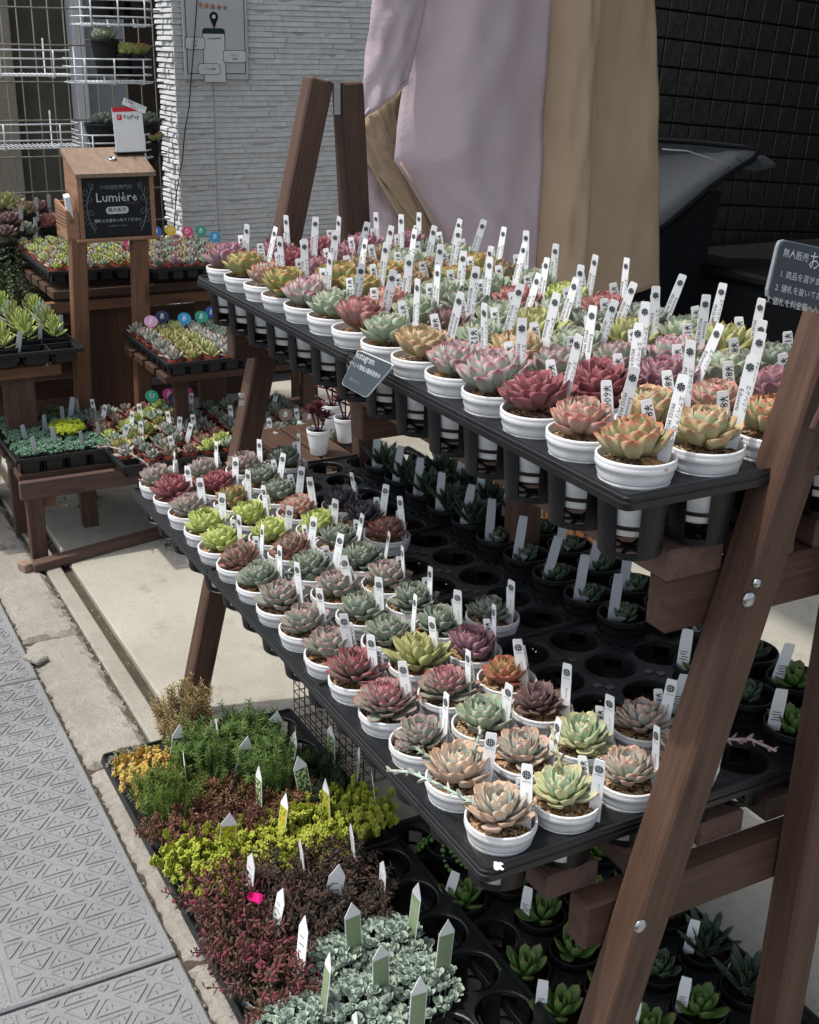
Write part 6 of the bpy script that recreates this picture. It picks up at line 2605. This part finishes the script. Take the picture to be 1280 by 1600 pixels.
# slatted orange crate on the floor behind
t = thing('slatted_crate', 'orange brown slatted wooden crate on the floor behind the shelf', 'crate', (-1.60, 1.12, 0), .12)
for q in range(9):
    board('slat', (-.0 + .16, -.16 + q * .038, .20), (.16, -.16 + q * .038, .004), .022, .008, M['crate'], None, (0, 1, 0), .001)
    o = COL.objects[-1]
    o.parent = t
for q in range(8):
    board('slat', (-.16 + q * .04, .165, .20), (-.16 + q * .04, .165, .004), .008, .022, M['crate'], None, (0, 1, 0), .001)
    COL.objects[-1].parent = t
    board('slat', (-.16 + q * .04, -.185, .20), (-.16 + q * .04, -.185, .004), .008, .022, M['crate'], None, (0, 1, 0), .001)
    COL.objects[-1].parent = t
for q in range(9):
    board('top_slat', (-.17, -.165 + q * .040, .208), (.17, -.165 + q * .040, .208), .030, .010, M['crate'], None, (0, 1, 0), .001)
    COL.objects[-1].parent = t

# agave pots on a low stand between the tiers
t = thing('low_stand', 'small low wooden stand behind the far shelf legs carrying two white pots', 'stand', (0, 0, 0))
zs = LZ - .212
for Y in (.50, .58):
    board('slat', (-1.60, Y, zs), (-1.90, Y, zs), .074, .020, M['wood_dark'], t, (0, 1, 0), .002)
for (X, Y) in ((-1.63, .50), (-1.63, .59), (-1.87, .50), (-1.87, .59)):
    board('leg', (X, Y, zs - .011), (X, Y, 0), .036, .036, W, t, (0, 1, 0), .002)
AP = mk_pot(.0285, .062, M['white_pot'], 24, False)
rnd = random.Random(77)
for n_, (px, py, X) in enumerate(((498, 698, -1.66), (520, 690, -1.84), (540, 694, -1.72))):
    p = at(px, py, 0, X)
    t = thing('aeonium', ('dark red aeonium in white pot beside the shelf post', 'dark red aeonium in white pot, rear one', 'dark red aeonium in white pot half hidden by the shelf post')[n_], 'potted plant', (X, p.y, zs + .0105))
    link('pot', AP, t)
    link('soil', HSOIL, t, Matrix.Translation((0, 0, .052)) @ Matrix.Scale(.8, 4))
    mb = MB()
    for h_, dx, dy in ((.062, 0, 0), (.040, .014, .012), (.046, -.016, -.010)):
        tube(mb, [(0, 0, .045), (dx, dy, .052 + h_)], .0022, 5, 0, (.2, .2, .2))
        for i in range(22):
            f = (i + .5) / 22
            L = .030 * (.35 + .65 * f)
            vs, fs, at_ = leaf_geo(L, L * .36, L * .06, .6, .1, .2, 4, f, .05)
            mb.add(vs, fs, 0, [(rnd.random() * .4 + .3 * f, f, rnd.random())] * len(vs), Matrix.Translation((dx, dy, .052 + h_)) @ leaf_matrix(i * 2.4, R_(20 + 66 * f), .001, .004 * (1 - f), 1, 0))
    link('leaves', mb.mesh('leaves', HB['red'], True, True), t)

# white bucket at the left edge
t = thing('white_bucket', 'white plastic bucket pot cut off by the left edge', 'bucket', (-2.57, -.105, 0))
link('pot', mk_pot(.075, .16, M['white_pot'], 32, False), t)
link('soil', mk_soil(.066, 3, None)[0].mesh('soil', M['soil']), t, Matrix.Translation((0, 0, .14)))

# dry leaves on the concrete
mb = MB()
rnd = random.Random(33)
for cxp, cyp, n_, sp_ in ((265, 850, 46, .035), (330, 830, 16, .06), (115, 760, 40, .10), (150, 700, 60, .12)):
    p = at(cxp, cyp, 2, .002)
    for _ in range(n_):
        q = Vector((p.x + rnd.gauss(0, sp_), p.y + rnd.gauss(0, sp_ * .5), .003 + rnd.random() * .004))
        e = Euler((rnd.uniform(-.6, .6), rnd.uniform(-.6, .6), rnd.uniform(0, 6))).to_matrix()
        s = rnd.uniform(.002, .008)
        v_ = [q + e @ Vector(k_) * s for k_ in ((0, -1, 0), (.5, 0, .2), (0, 1, 0), (-.5, 0, .2))]
        mb.add(v_, [(0, 1, 2, 3)])
o = link('dry_leaves', mb.mesh('dry_leaves', plain('dry_leaf', '4a3426', .9, .1, var=.4, sc=300)))
o['kind'] = 'stuff'
o['label'] = 'brown dry leaves scattered on the concrete below the shelves'
